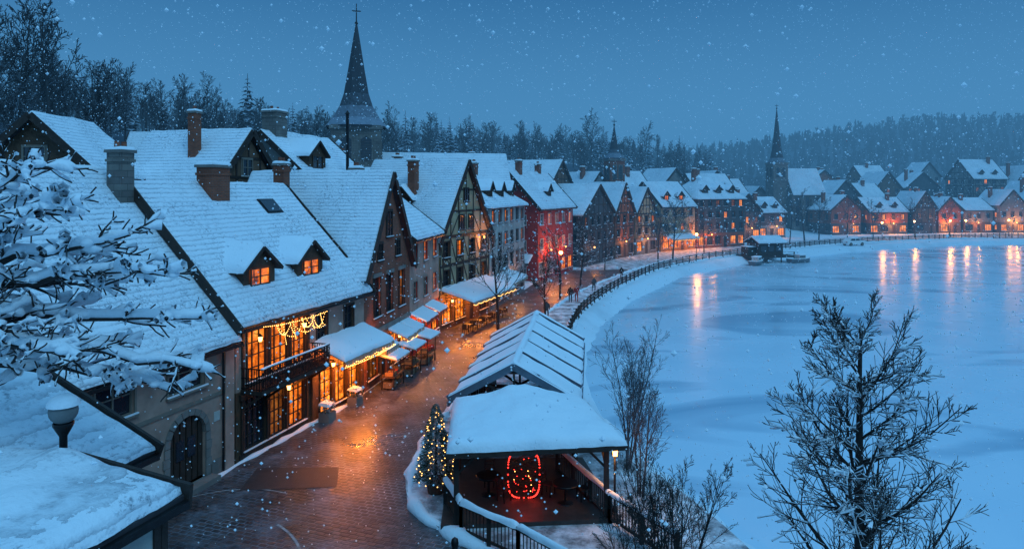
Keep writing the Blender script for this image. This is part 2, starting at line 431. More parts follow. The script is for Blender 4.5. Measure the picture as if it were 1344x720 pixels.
        if s.kind=='gable' or gable:
            R=s.ridge; H=R-E; k=H/(W/2)
            for fz in (.33,.62):
                z=E+H*fz; hw=(W/2)*(1-fz); bm(W/2-hw,z,W/2+hw,z,.17,.006)
            for fx in (.2,.35,.5,.65,.8):
                x=W*fx; top=E+k*min(x,W-x); bm(x,E,x,top-.05,.14)
            bm(W*.2,E,W*.38,E+H*.33,.12,-.01); bm(W*.8,E,W*.62,E+H*.33,.12,-.01)
            bm(.1,E+.05,W/2,R-.05,.22,.012); bm(W-.1,E+.05,W/2,R-.05,.22,.014)
    def rz(s,x,y):
        if s.kind=='eave': return s.eave+s.k*min(y,s.D-y)
        return s.eave+s.k*min(x,s.W-x)
    def chimney(s,x,y,top,w=.9,d=.7,m='brick',pots=2):
        c=s['chimney']; z=s.rz(x,y)-.6; top-=s.P0.z
        c.box(x-w/2,y-d/2,z,x+w/2,y+d/2,top,m); c.box(x-w/2-.08,y-d/2-.08,top,x+w/2+.08,y+d/2+.08,top+.14,'stone')
        c.box(x-w/2-.05,y-d/2-.05,top-.4,x+w/2+.05,y+d/2+.05,top-.28,m)
        for i in range(pots): c.lathe((x-w/4+i*w/2/max(1,pots-1) if pots>1 else x,y,top+.14),[(.13,0),(.11,.35),(.13,.38),(.09,.38),(.09,.3)],8,'brick')
        s['snow_cover'].snow((x-w/2-.06,y-d/2-.06,top+.142),(x+w/2+.06,y-d/2-.06,top+.142),(x+w/2+.06,y+d/2+.06,top+.142),(x-w/2-.06,y+d/2+.06,top+.142),.16,.3,'snow',True)
    def dormer(s,u,n,w=1.6,h=1.3,rise=.8,kind='pane_warm',side=False,wall='timber_brown'):
        if side: F=Fr((n,u,0),(0,-1,0),(1,0,0)); zb=s.rz(n,1)
        else: F=Fr((u,n,0),(1,0,0),(0,1,0)); zb=s.eave+s.k*n
        k=s.k; z1=zb+h; zr=z1+rise; back=(zr-zb)/k+.1; bw=(z1-zb)/k+.1
        d=s['dormer']; sc=s['snow_cover']; hw=w/2
        d.face([F(-hw,0,zb-.1),F(hw,0,zb-.1),F(hw,0,z1),F(0,0,zr),F(-hw,0,z1)],wall)
        for q in (-hw,hw): d.face([F(q,0,zb-.1),F(q,bw,zb+.1),F(q,bw,z1),F(q,0,z1)],wall)
        o=.28; kk=rise/hw
        for sg in (-1,1):
            a=F(sg*(hw+o),-o,z1-kk*o+.08); b=F(0,-o,zr+.08); c=F(0,back+.2,zr+.08); e=F(sg*(hw+o),bw+.1,z1-kk*o+.08)
            nn=(b-a).cross(e-a).normalized()
            if nn.z<0: nn=-nn
            t=nn*.09; d.hexa([a-t,b-t,c-t,e-t,a,b,c,e],'timber')
            u_=nn*.01
            if sg<0: sc.snow(e+u_,a+u_,b+u_,c+u_,.26,.3,'snow',False)
            else: sc.snow(a+u_,e+u_,c+u_,b+u_,.26,.3,'snow',False)
            d.beam(a-V((0,0,.02)),b-V((0,0,.02)),.05,.16,'timber')
        G=Fr(F.O,F.U,F.N)
        ww=w*.62; old=s.frame; s.frame='timber_brown'; s.window(G,-ww/2,zb+.32,ww,h*.72,kind,2,2,-.02,False); s.frame=old
    def lamp(s,u,n,z,power=120,col=(1,.34,.07),r=.12):
        s.lights.append((u,n,z,power*LP,col,r))
        m=s['wall_lantern']; m.lathe((u,n,z-.14),[(.0,0),(.07,.0),(.1,.22),(0.0,.22)],6,'lantern_glow'); m.lathe((u,n,z+.08),[(.13,0),(.02,.12),(0,.12)],6,'iron'); m.beam((u,n,z+.2),(u,0,z+.2),.03,.03,'iron')
    def awning(s,u0,u1,z,out,drop,m='awning_sand',sn=.16,lights=False,F=None):
        F=F or s.F; a=s['awning']
        p=[F(u0,-out,z-drop),F(u1,-out,z-drop),F(u1,-.02,z),F(u0,-.02,z)]; t=Z*.05
        a.hexa([q-t for q in p]+p,m)
        k=max(3,int((u1-u0)/.35))
        for i in range(k):
            x0=u0+(u1-u0)*i/k; x1=u0+(u1-u0)*(i+1)/k; y=-out-.01
            a.face([F(x0,y,z-drop-.02),F(x1,y,z-drop-.02),F(x1-.03,y,z-drop-.24),F((x0+x1)/2,y,z-drop-.3),F(x0+.03,y,z-drop-.24)],m)
        for x in (u0+.06,u1-.06): a.beam(F(x,-out+.05,z-drop-.04),F(x,-.02,z-drop-.75),.035,.035,'iron')
        u=Z*.008; s['snow_cover'].snow(p[0]+u,p[1]+u,p[2]+u,p[3]+u,sn,.3,'snow')
        if lights:
            n=int((u1-u0)/.2)
            for i in range(n+1): s['string_lights'].octa(F(u0+(u1-u0)*i/n,-out-.05,z-drop-.18-.1*abs(math.sin(i*.6))),.032,'bulb')
    def done(s):
        e=empty(s.name,s.P0,s.ang)
        for k,mb in s.parts.items(): mk(k,mb,e,k in ('snow_cover',))
        for i,(u,n,z,p,c,r) in enumerate(s.lights):
            l=bpy.data.lights.new('lantern_light','POINT'); l.energy=p; l.color=c; l.shadow_soft_size=r
            o=bpy.data.objects.new('lantern_light',l); bpy.context.scene.collection.objects.link(o); o.parent=e; o.location=(u,n-.25,z-.1)
        return e
def swag(mb,a,b,sag,n,r=.03,m='bulb',wire=True):
    a=V(a);b=V(b); pts=[]
    for i in range(n+1):
        t=i/n; p=a.lerp(b,t)-Z*sag*4*t*(1-t); pts.append(p); mb.octa(p-Z*.03,r,m)
    if wire: mb.tube(pts,[.008]*len(pts),3,'iron')
# ------------------------------------------------------------ terrain
SH=[(14,-400),(12,-60),(10.8,0),(10.4,14),(9.8,20),(8.6,26),(7,32),(5.6,38),(5.0,43),(5.8,53),(8.5,65),(14.1,80),(26.5,104),(44.5,124.5),(60,136),(79,148.5),(101,159.5),(132,168),(250,180),(900,230),(3000,300)]
POLY=SH+[(3000,-400)]
def sdist(X,Y):
    X=np.asarray(X,float);Y=np.asarray(Y,float); d=np.full(X.shape,1e9)
    for (x0,y0),(x1,y1) in zip(SH[:-1],SH[1:]):
        dx,dy=x1-x0,y1-y0; t=np.clip(((X-x0)*dx+(Y-y0)*dy)/(dx*dx+dy*dy),0,1)
        d=np.minimum(d,np.hypot(X-x0-t*dx,Y-y0-t*dy))
    ins=np.zeros(X.shape,bool); n=len(POLY)
    for i in range(n):
        x0,y0=POLY[i];x1,y1=POLY[(i+1)%n]
        if y0==y1: continue
        c=((y0>Y)!=(y1>Y))&(X<(x1-x0)*(Y-y0)/(y1-y0)+x0); ins^=c
    return np.where(ins,-d,d)
def ss(a,b,x):
    t=np.clip((x-a)/(b-a),0,1); return t*t*(3-2*t)
def hgt(X,Y):
    X=np.asarray(X,float);Y=np.asarray(Y,float)
    d=sdist(X,Y)
    z=-2.5+1.45*ss(-4,0,d)+1.05*ss(0,1.9,d)
    wig=np.sin(X*.031+1.3)*np.cos(Y*.027)+.6*np.sin(X*.011+Y*.017)
    hn=19*ss(30,74,d)+12*ss(80,260,d)+2.0*wig*ss(35,80,d)
    hf=(33+30*ss(60,360,X)+3*wig)*ss(115,360,d)
    w=1-ss(40,110,X)
    return z+(w*hn+(1-w)*hf)*(Y>-30)
def axis(segs):
    o=[]
    for a,b,st in segs:
        n=max(1,int(round((b-a)/st))); o+=[a+(b-a)*i/n for i in range(n)]
    o.append(segs[-1][1]); return np.array(o)
xs=axis([(-2500,-300,200),(-300,-60,12),(-60,-10,3),(-10,30,.8),(30,140,2),(140,600,15),(600,2500,200)])
ys=axis([(-500,0,50),(0,15,3),(15,90,.8),(90,180,1.5),(180,300,8),(300,700,20),(700,3000,250)])
GX,GY=np.meshgrid(xs,ys); GZ=hgt(GX,GY)
nx,ny=len(xs),len(ys)
vv=np.stack([GX.ravel(),GY.ravel(),GZ.ravel()],1)
idx=np.arange(nx*ny).reshape(ny,nx)
ff=np.stack([idx[:-1,:-1].ravel(),idx[:-1,1:].ravel(),idx[1:,1:].ravel(),idx[1:,:-1].ravel()],1)
me=bpy.data.meshes.new('ground'); me.from_pydata(vv.tolist(),[],ff.tolist()); me.materials.append(MAT['snow_ground'])
me.polygons.foreach_set('use_smooth',[True]*len(me.polygons))
o=bpy.data.objects.new('ground',me); bpy.context.scene.collection.objects.link(o)
mb=MB(); mb.face([(-20,-400,-1),(3000,-400,-1),(3000,420,-1),(-20,420,-1)],'lake_ice'); mk('frozen_lake',mb)
def crom(P,n):
    P=[V((p[0],p[1],0)) for p in P]; out=[]
    for i in range(len(P)-1):
        p0=P[max(i-1,0)];p1=P[i];p2=P[i+1];p3=P[min(i+2,len(P)-1)]
        for j in range(n):
            t=j/n; out.append(.5*((2*p1)+(p2-p0)*t+(2*p0-5*p1+4*p2-p3)*t*t+(3*p1-p0-3*p2+p3)*t**3))
    out.append(P[-1]); return out
LL=[(-19,8),(-17,14),(-15.7,18.5),(-14.6,22),(-13.6,25),(-12.6,28.2),(-11.6,31.5),(-10.1,36),(-8.7,40.6),(-7.3,48.5),(-6.2,57.5),(-2.4,67),(1.4,82),(3.5,90),(9,103),(18,121),(27,133),(49,149),(70,165),(98,180),(131,188),(250,200)]
RR=[(4.5,8),(3,16),(.8,21.3),(-1.6,23.2),(-3.6,25.4),(-4.4,28.3),(-4.3,31.8),(-3.7,36.5),(-2.9,42),(-1.5,50),(1,59),(4,69),(8,81),(13,92),(19,104),(28,118),(39,129),(55,145),(75,158.5),(98,168.5),(131,177),(250,189)]
FF=[(9,8),(8.6,16),(8.2,20),(7.8,23),(7.0,26),(6.0,29),(5.2,33),(4.3,38),(3.8,43),(4.0,50),(5.2,59),(7.6,69),(11.5,80),(16.3,91),(22,102.5),(31,115),(42,127),(57.5,141),(76.5,154),(99,164.5),(131,172.5),(250,185)]
cl,cr_,cf=crom(LL,6),crom(RR,6),crom(FF,6)
mb=MB(); mp_=MB()
for i in range(len(cl)-1):
    a,b,c,d=cl[i],cr_[i],cr_[i+1],cl[i+1]; K=4
    for j in range(K):
        t0,t1=j/K,(j+1)/K
        mb.face([a.lerp(b,t0)+Z*.02,a.lerp(b,t1)+Z*.02,d.lerp(c,t1)+Z*.02,d.lerp(c,t0)+Z*.02],'cobblestone' if i<84 else 'snow_trodden')
    f0,f1=cf[i],cf[i+1]; h=Z*.14
    mp_.face([b+h,f0+h,f1+h,c+h],'snow_trodden'); mp_.face([b,b+h,c+h,c],'stone')
    mp_.face([f0,f0+h,f1+h,f1],'stone')
mk('cobbled_street',mb); mk('lakeside_pavement',mp_)
def ridge_snow(mb,pts,r0,z):
    P=[];R=[]
    for i in range(len(pts)-1):
        k=max(1,int((pts[i+1]-pts[i]).length/.35))
        for j in range(k): P.append(pts[i].lerp(pts[i+1],j/k))
    P.append(pts[-1]); Q=[]
    for p in P:
        n=noise.noise(p*.8)+.5*noise.noise(p*2.4); R.append(max(.04,r0*(1+.8*n))); Q.append(p+V((0.12*noise.noise(p*1.3+V((5,0,0))),0.1*noise.noise(p*1.7),z-r0*.45)))
    mb.tube(Q,R,8,'snow')
mb=MB()
ridge_snow(mb,[p+V((.15,0,0)) for p in cr_[8:96]],.26,.14)
ridge_snow(mb,[p+V((-.25,0,0)) for p in cf[36:120]],.3,.16)
mk('snow_bank',mb,smooth=True)
mb=MB()
ridge_snow(mb,[p+V((.12,-.04,0)) for p in cl[22:48]],.16,.05)
mk('snow_drift',mb,smooth=True)
mb=MB(); mb.face([(-10.9,27.3,.03),(-7.1,27.6,.03),(-7.5,29.6,.03),(-11.0,29.5,.03)],'asphalt_patch'); mk('street_patch',mb)
mb=MB()
for (cx,cy,r,a0,a1,w) in ((-11.8,20.5,5.2,-20,50,.09),(-10.5,24.2,3.2,60,150,.06)):
    for i in range(24):
        t0=math.radians(a0+(a1-a0)*i/24);t1=math.radians(a0+(a1-a0)*(i+1)/24)
        mb.face([(cx+r*math.cos(t0),cy+r*math.sin(t0),.028),(cx+(r+w)*math.cos(t0),cy+(r+w)*math.sin(t0),.028),(cx+(r+w)*math.cos(t1),cy+(r+w)*math.sin(t1),.028),(cx+r*math.cos(t1),cy+r*math.sin(t1),.028)],'painted_line')
mk('street_marking',mb)
mb=MB(); sn=MB()
pts=cf[50:121]
P=[]
for i in range(len(pts)-1):
    a,b=pts[i],pts[i+1]; k=max(1,int((b-a).length/1.6))
    for j in range(k): P.append(a.lerp(b,j/k))
for i,p in enumerate(P):
    mb.box(p.x-.07,p.y-.07,.1,p.x+.07,p.y+.07,1.3,'timber'); sn.box(p.x-.075,p.y-.075,1.301,p.x+.075,p.y+.075,1.36,'snow')
    if i+1<len(P):
        q=P[i+1]
        for z in (.45,.8,1.12): mb.beam(p+Z*z,q+Z*z,.06,.11,'timber')
        if i%5==0: sn.beam(p+Z*1.2,q+Z*1.2,.06,.05,'snow')
        for t in (.2,.4,.6,.8):
            r=p.lerp(q,t); mb.beam(r+Z*.42,r+Z*1.1,.04,.04,'timber')
e=empty('promenade_fence'); mk('rails',mb,e); mk('snow_caps',sn,e)
# ------------------------------------------------------------ near houses
U=V((.3,.954,0)).normalized()
A0=V((-12.15,29.85,0))-U*13
holesA=[(13-3.65,.25,1.9,2.75,'none',1,1),(13-3.7,4.0,1.9,1.5,'glass_dark',3,2),(13-6.6,1.3,1.2,1.2,'glass_dark',2,2),(13-6.9,3.9,1.6,1.5,'glass_dark',2,2),(13-10,3.9,1.4,1.5,'glass_dark',2,2)]
H=House('plaster_townhouse',A0,A0+U*12.95,14,5.75,12.75,'eave','plaster_pink',floors=2,auto=False,holes=holesA,side_auto=False,sn=.2,res=.4,ve=.35,ve2=.02)
F=H.F; dm=H['door']; cx=13-3.65+.95; w=.95; zt=.25+2.75; zc=zt-w
dm.face([F(cx-w,.17,.25),F(cx+w,.17,.25),F(cx+w,.17,zt),F(cx-w,.17,zt)],'door_wood')
for i in range(6):
    x=cx-w+.06+i*(2*w/6); dm.fb(F,x,.11,.3,x+.24,.168,zt-.1,'door_wood')
dm.fb(F,cx-.5,.08,1.3,cx-.1,.108,2.1,'glass_dark'); dm.fb(F,cx+.1,.08,1.3,cx+.5,.108,2.1,'glass_dark')
n=10
for i in range(n):
    t0=math.pi*i/n;t1=math.pi*(i+1)/n
    a=(cx+w*math.cos(t0),zc+w*math.sin(t0));b=(cx+w*math.cos(t1),zc+w*math.sin(t1))
    cxn=cx+w if t0<math.pi/2-.01 else cx-w
    H['walls'].face([F(a[0],0,a[1]),F(cxn,0,zt),F(b[0],0,b[1])] ,'plaster_pink')
    H['walls'].face([F(a[0],0,a[1]),F(b[0],0,b[1]),F(b[0],.17,b[1]),F(a[0],.17,a[1])],'stone')
    r1=w+.26
    st=H['stone_surround']
    g=.03
    A_=[(cx+rr*math.cos(t),zc+rr*math.sin(t)) for t in (t0+g/2,t1-g/2) for rr in (w+.01,r1)]
    st.hexa([F(A_[0][0],-.07,A_[0][1]),F(A_[1][0],-.07,A_[1][1]),F(A_[3][0],-.07,A_[3][1]),F(A_[2][0],-.07,A_[2][1]),
             F(A_[0][0],-.003,A_[0][1]),F(A_[1][0],-.003,A_[1][1]),F(A_[3][0],-.003,A_[3][1]),F(A_[2][0],-.003,A_[2][1])],'stone')
for sg in (-1,1):
    for j in range(5):
        x0=cx+sg*(w+.01); x1=cx+sg*(w+.27+.06*(j%2)); z=.25+j*.36
        st.fb(F,min(x0,x1),-.07,z,max(x0,x1),-.003,z+.34,'stone')
H['walls'].face([F(cx-w,.0,.25),F(cx+w,0,.25),F(cx+w,.17,.25),F(cx-w,.17,.25)],'stone')
st.fb(F,cx-w-.3,-.55,0,cx+w+.3,-.003,.24,'stone')
st.fb(F,12.4,-.06,0,12.94,-.003,5.4,'plaster_pink')
st.fb(F,0,-.05,0,cx-w-.36,-.003,.7,'stone'); st.fb(F,cx+w+.36,-.05,0,12.39,-.003,.7,'stone')
st.fb(F,0,-.05,3.35,12.39,-.003,3.5,'trim')
H['drainpipe'].tube([F(12.2,-.12,.1),F(12.2,-.12,5.3)],[.05,.05],8,'iron')
H['wall_sign'].fb(F,11.75,-.03,2.3,12.1,-.003,2.7,'trim_white')
H.chimney(12.4,5.7,13.7,.75,.8,'stone_block'); H.chimney(6,7,13.9,1.0,.8,'brick')
H.done()
# House B
B0=V((-12.12,29.95,0)); WB=11.1
hb=[(.55,.35,1.5,2.3,'glass_dark',4,4),(2.15,.35,1.35,2.3,'pane_dim',4,4),(3.6,.35,1.5,2.3,'pane_warm',4,4),
    (6.5,.08,1.2,2.5,'pane_shop',2,3),(7.85,.3,1.25,2.3,'pane_shop',2,2),(9.35,.08,1.1,2.4,'pane_shop',2,3),
    (.75,3.35,1.4,2.3,'pane_warm',3,4),(2.35,3.35,1.4,2.3,'pane_warm',3,4),(3.95,3.35,1.3,2.3,'pane_warm',3,4),(6.2,4.0,.95,1.5,'glass_dark',2,3),(8.9,4.0,.95,1.5,'glass_dark',2,3)]
H=House('balcony_house',B0,B0+U*WB,11.4,6.3,12.1,'eave','timber_brown','plaster_pink',floors=2,auto=False,holes=hb,side_auto=False,sn=.2,res=.35,frame='timber',ve=.28,ve2=.25)
F=H.F
for u in (2.7,6.9): H.dormer(u,.85,2.3,1.15,.9,'pane_warm')
H.chimney(4.6,5.2,13.2,1.3,1.0,'brick',0)
k=H.k; sk=H['skylight']
for (u,y) in ((7.4,3.9),):
    a=V((u,y,H.eave+k*y+.5));b=V((u+1.4,y,H.eave+k*y+.5)); s_=V((0,.75,k*.75))
    t=V((0,-.06,.06)); sk.hexa([a-t*3,b-t*3,b+s_-t*3,a+s_-t*3,a,b,b+s_,a+s_],'iron'); sk.face([a+t*.3+V((.1,0,0))+s_*.08,b+t*.3-V((.1,0,0))+s_*.08,b+s_*.92+t*.3-V((.1,0,0)),a+s_*.92+t*.3+V((.1,0,0))],'glass_dark')
bl=H['balcony']
bl.fb(F,.3,-1.15,3.0,5.7,-.003,3.18,'timber')
for x in (.4,2,3.8,5.5): bl.beam(F(x,-1.05,2.98),F(x,-.01,2.3),.1,.1,'timber')
for x in np.arange(.35,5.7,.12): bl.beam(F(x,-1.1,3.18),F(x,-1.1,4.12),.035,.03,'iron')
for y in np.arange(-1.1,-.1,.14):
    for x in (.35,5.65): bl.beam(F(x,y,3.18),F(x,y,4.12),.03,.03,'iron')
for z in (3.24,3.7,4.13):
    bl.beam(F(.32,-1.1,z),F(5.68,-1.1,z),.06,.06,'iron')
    for x in (.35,5.65): bl.beam(F(x,-1.1,z+.005),F(x,-.01,z+.005),.05,.05,'iron')
for i in range(18):
    x=.5+i*.3; bl.tube([F(x+.1*math.cos(q),-1.1,3.92+.1*math.sin(q)) for q in np.linspace(0,6.283,9)],[.02]*9,4,'iron',False)
    bl.tube([F(x+.12*math.cos(q),-1.1,3.46+.14*math.sin(q)) for q in np.linspace(0,6.283,9)],[.02]*9,4,'iron',False)
H['snow_cover'].snow(F(.3,-1.16,4.16),F(5.7,-1.16,4.16),F(5.7,-1.04,4.16),F(.3,-1.04,4.16),.07,.3,'snow',True)
sl=H['string_lights']
for i in range(4): swag(sl,F(1.6+i*.95,-.95,5.85),F(2.6+i*.95,-.95,5.75),.45+.15*(i%2),15,.026)
for i in range(5): swag(sl,F(2.0+i*.75,-1.0,5.85),F(2.2+i*.75,-1.02,4.9+.1*i),.05,9,.022,wire=True)
swag(sl,F(.6,-1.0,6.0),F(5.6,-1.0,5.85),.12,34,.024)
for i in range(3): swag(sl,F(2.4+i*1.1,-.3,5.8),F(3.2+i*1.1,-1.0,5.2),.35,12,.024)
pl=H['shop_front']
for x in (.3,2.06,3.52,5.2): pl.fb(F,x-.0,-.1,.0,x+.08,-.003,2.95,'timber')
pl.fb(F,.2,-.14,2.72,5.4,-.003,2.97,'timber'); pl.fb(F,.2,-.08,0,5.4,-.003,.3,'timber')
for x in (.35,2.22,3.83,5.33): pl.fb(F,x,-.08,3.2,x+.14,-.003,6.0,'timber')
for (x) in (5.75,7.72,9.2,10.7): pl.fb(F,x-.1,-.12,0,x+.1,-.003,3.0,'timber_brown')
pl.fb(F,5.6,-.16,2.72,10.95,-.003,3.1,'timber_brown')
H.awning(5.9,11.3,3.95,1.9,.75,'awning_sand',.24,True)
swag(sl,F(5.9,-1.9,2.95),F(11.3,-1.9,2.95),.1,34,.03)
for x,y in ((7.0,-.5),(9.0,-.6),(10.6,-.4)): H.lamp(x,y,2.75,320,(1,.25,.03))
H.lamp(1.2,-.35,5.3,40,(1,.3,.05)); H.lamp(4.6,-.35,5.3,40,(1,.3,.05))
H.lamp(3.4,-.3,2.5,22,(1,.32,.06))
for x in (6.1,8.9):
    pl.fb(F,x-.35,-1.0,0.02,x+.35,-.4,.5,'stone'); 
    for q in range(120):
        c=V((x+random.uniform(-.4,.4),-.7+random.uniform(-.35,.35),.5+random.uniform(0,.55))); r=V((random.uniform(-1,1),random.uniform(-1,1),random.uniform(-1,1))).normalized()*.1; t=r.cross(Z)*.6
        H['planter_shrub'].face([c-r,c+t,c+r,c-t],'needle_green')
    H['snow_cover'].snow((x-.4,-1.02,.85),(x+.3,-1.02,.85),(x+.3,-.4,.9),(x-.4,-.4,.9),.16,.15,'snow',True)
H.done()
# House C brick gable
C0=B0+U*(WB+.05); dC=V((.18,.984,0)).normalized(); WC=8.2
hc=[(.5,.5,1.6,2.0,'pane_dim',3,2),(2.5,.05,1.2,2.4,'door',1,1),(4.2,.5,1.5,2.0,'pane_shop',3,2),(6.1,.5,1.5,2.0,'pane_shop',3,2),
    (1.4,4.1,1.1,2.5,'glass_dark',2,4),(3.6,4.1,1.1,2.5,'glass_dark',2,4),(5.9,4.1,1.1,2.5,'pane_dim',2,4)]
H=House('brick_house',C0,C0+dC*WC,9.5,7.1,13.0,'gable','brick',floors=2,auto=False,holes=hc,side_auto=False,sn=.2,res=.4,frame='timber')
H.window(H.F,WC/2-.5,9.0,1.0,1.7,'glass_dark',2,3,-.02)
H.window(H.F,WC/2-2.0,7.6,.8,1.1,'glass_dark',2,2,-.02); H.window(H.F,WC/2+1.2,7.6,.8,1.1,'glass_dark',2,2,-.02)
for x in (1.4,3.6,5.9):
    H['trim'].fb(H.F,x-.15,-.1,6.62,x+1.25,-.003,6.85,'stone')
H['trim'].fb(H.F,0,-.08,3.1,WC,-.003,3.4,'stone')
H.awning(.2,2.4,2.95,1.3,.5,'awning_sand',.15); H.awning(3.9,5.9,2.95,1.3,.5,'awning_sand',.15,True); H.awning(6.1,7.9,2.95,1.2,.5,'awning_sand',.15)
H.lamp(1.2,-.4,2.4,30); H.lamp(5.0,-.4,2.4,80); H.lamp(7.4,-.4,2.4,110)
H.chimney(2.1,6.5,13.6,.8,.7); H.chimney(5.8,3,13.4,.7,.7)
H.done()
def stall(name,x,y,rz):
    e=empty(name,(x,y,.02),rz); m=MB(); s2=MB()
    m.box(-.9,-.45,.75,.9,.45,.82,'timber_brown')
    for a in (-.8,.8):
        for b in (-.38,.38): m.beam((a,b,0),(a,b,.75),.07,.07,'timber')
    for a in (-.85,.85): m.beam((a,.4,.8),(a,.4,2.1),.05,.05,'timber'); m.beam((a,-.4,.8),(a,-.4,1.9),.05,.05,'timber')
    m.hexa([(-1.1,-.7,1.84),(1.1,-.7,1.84),(1.1,.6,2.1),(-1.1,.6,2.1),(-1.1,-.7,1.89),(1.1,-.7,1.89),(1.1,.6,2.15),(-1.1,.6,2.15)],'awning_sand')
    rg=random.Random(int(x*10))
    for i in range(9):
        px=-.75+i*.18; m.box(px,-.35+rg.random()*.2,.821,px+.15,.1+rg.random()*.2,.9+rg.random()*.22,rg.choice(['goods','awning_red','timber_brown','plaster_ochre']))
    m.box(-.8,-.3,.1,-.1,.3,.45,'goods'); m.box(.1,-.3,.1,.7,.25,.38,'timber_brown')
    s2.snow((-1.1,-.7,1.9),(1.1,-.7,1.9),(1.1,.6,2.16),(-1.1,.6,2.16),.13,.25,'snow',True)
    mk('stall_frame',m,e); mk('stall_snow',s2,e,True)
for (x,y) in ((-7.3,41.8),(-6.6,44.6),(-6.0,47.6)): stall('market_stall',x,y,math.radians(78))
I0=C0+dC*(WC+.05); I1=V((-6.15,57.3,0))
H=House('pink_shop_house',I0,I1,9,8.6,12.0,'eave','plaster_red','plaster_pink',floors=3,cols=3,lit=.5,shop=True,sn=.2,res=.6,side_auto=False)
H.awning(.2,3.6,3.1,1.2,.5,'awning_red',.12); H.awning(4.2,6.8,3.1,1.2,.5,'awning_red',.12)
H.lamp(2,-.5,2.5,150,(1,.36,.09)); H.lamp(5.5,-.5,2.5,120,(1,.36,.09)); H.done()
F0=V((-6.1,57.5,0)); F1=V((-2.3,67.2,0))
H=House('half_timbered_inn',F0,F1,9.5,8.0,14.6,'gable','plaster_brown','plaster_cream',timber=True,floors=3,cols=4,lit=.4,sn=.22,res=.5,side_auto=False,frame='timber')
H.dormer(4.6,1.7,1.7,1.2,.9,'glass_dark',side=True)
H.window(H.F,H.W/2-1.5,8.5,1.0,1.3,'glass_dark',2,2,-.06); H.window(H.F,H.W/2+.5,8.5,1.0,1.3,'glass_dark',2,2,-.06); H.window(H.F,H.W/2-.5,11.0,1.0,1.2,'glass_dark',2,2,-.06)
H.awning(.3,10.0,3.5,3.0,.8,'awning_sand',.3,True)
for x in (1.2,3.8,6.5,9): H.lamp(x,-.6,2.6,250,(1,.28,.04))
H.lamp(8.5,-.4,7.6,220,(1,.32,.06))
for i in range(5):
    x=1+i*1.9; c=H['cafe_table']; c.lathe((x,-2.2,0),[(.25,0),(.04,.05),(.04,.72),(.4,.72),(.4,.76),(0,.76)],10,'iron')
    for sg in (-1,1): c.box(x+sg*.6-.2,-2.4,.42,x+sg*.6+.2,-2.0,.46,'timber'); c.box(x+sg*.78-.02,-2.4,.46,x+sg*.78+.02,-2.0,.9,'timber'); [c.beam((x+sg*.6+a,-2.2+b,0),(x+sg*.6+a,-2.2+b,.42),.03,.03,'iron') for a in (-.17,.17) for b in (-.17,.17)]
H.chimney(2.6,4,14.6,.8,.7)
H.done()
H=House('grey_townhouse',(-2.2,67.6),(1.5,82),9,10.4,13.6,'eave','plaster_grey','plaster_white',floors=4,cols=6,lit=.2,sn=.22,res=.9,hip=True,frame='stone_dark')
H.awning(.5,8,3.2,2.0,.6,'awning_sand',.2); H.lamp(3,-.6,2.6,180); H.lamp(9,-.6,2.6,180)
for u in (3,7.5,12): H.dormer(u,.8,1.5,1.2,.7,'glass_dark')
H.chimney(9,4.5,15); H.done()
H=House('red_house',(3.4,90),(9.2,103.3),8.5,9.8,14.4,'eave','plaster_red',floors=3,cols=5,lit=.25,sn=.22,res=.9,frame='trim_white')
H.lamp(3,-.8,4,650,(1,.28,.04)); H.lamp(9,-.8,4,300,(1,.3,.05)); H.chimney(3,4,16); H.chimney(11,4.3,15.8); H.dormer(7,1,1.6,1.2,.8,'glass_dark'); 
for z,xx in ((3.4,1.5),(3.4,5)): H.awning(xx,xx+2.8,z,1.6,.9,'roof_dark',.18,False,H.S)
H.done()
H=House('long_roof_house',(6,112),(11,124),11,12.5,17,'gable','plaster_brown','plaster_brown',timber=True,floors=3,cols=4,lit=.15,sn=.22,res=1); H.done()
H=House('slate_house',(-4,98),(-1,108),10,11.5,16,'gable','plaster_rust',floors=3,cols=3,lit=.1,sn=.22,res=1); H.chimney(3,3,17.5); H.done()
H=House('dark_timber_house',(11,106.5),(17.6,118.5),9,8.2,12.8,'gable','stone_dark','stone_dark',timber=True,floors=3,cols=5,lit=.15,sn=.22,res=1,frame='timber'); H.lamp(3,-.8,3,120); H.done()
H=House('half_timbered_house',(18,119.5),(22.5,126),9,8,13.2,'gable','plaster_brown','plaster_rust',timber=True,floors=3,cols=3,lit=.3,sn=.22,res=1,frame='timber'); H.lamp(3,-.8,3,250); H.done()
H=House('half_timbered_house',(23,126.6),(28,132.5),9,7.6,12.4,'gable','stone','plaster_cream',timber=True,floors=3,cols=3,lit=.3,sn=.22,res=1,frame='timber'); H.lamp(3,-.8,3,250);H.chimney(2,5,13.5); H.done()
H=House('cream_guesthouse',(29.2,133.5),(37.5,140),9,9,13.5,'eave','plaster_ochre','plaster_cream',floors=3,cols=4,lit=.5,sn=.22,res=1)
H.awning(.5,9,3.2,2.4,.7,'awning_sand',.25,True)
for x in (2,5.5,9): H.lamp(x,-1,2.9,1400,(1,.28,.04))
for u in (2.5,7): H.dormer(u,.8,1.7,1.2,.8,'pane_warm')
H.done()
H=House('dark_brick_hotel',(38.4,141),(50.5,148.3),10,10.4,14.6,'eave','brick','stone_dark',floors=4,cols=6,lit=.2,sn=.22,res=1.2,hip=True,far=True,frame='timber')
for x in (3,): H.lamp(x,-1,2.9,500,(1,.32,.06))
for u in (3,7,11): H.dormer(u,.8,1.7,1.2,.8,'glass_dark')
H.chimney(4,5,16.6); H.done()
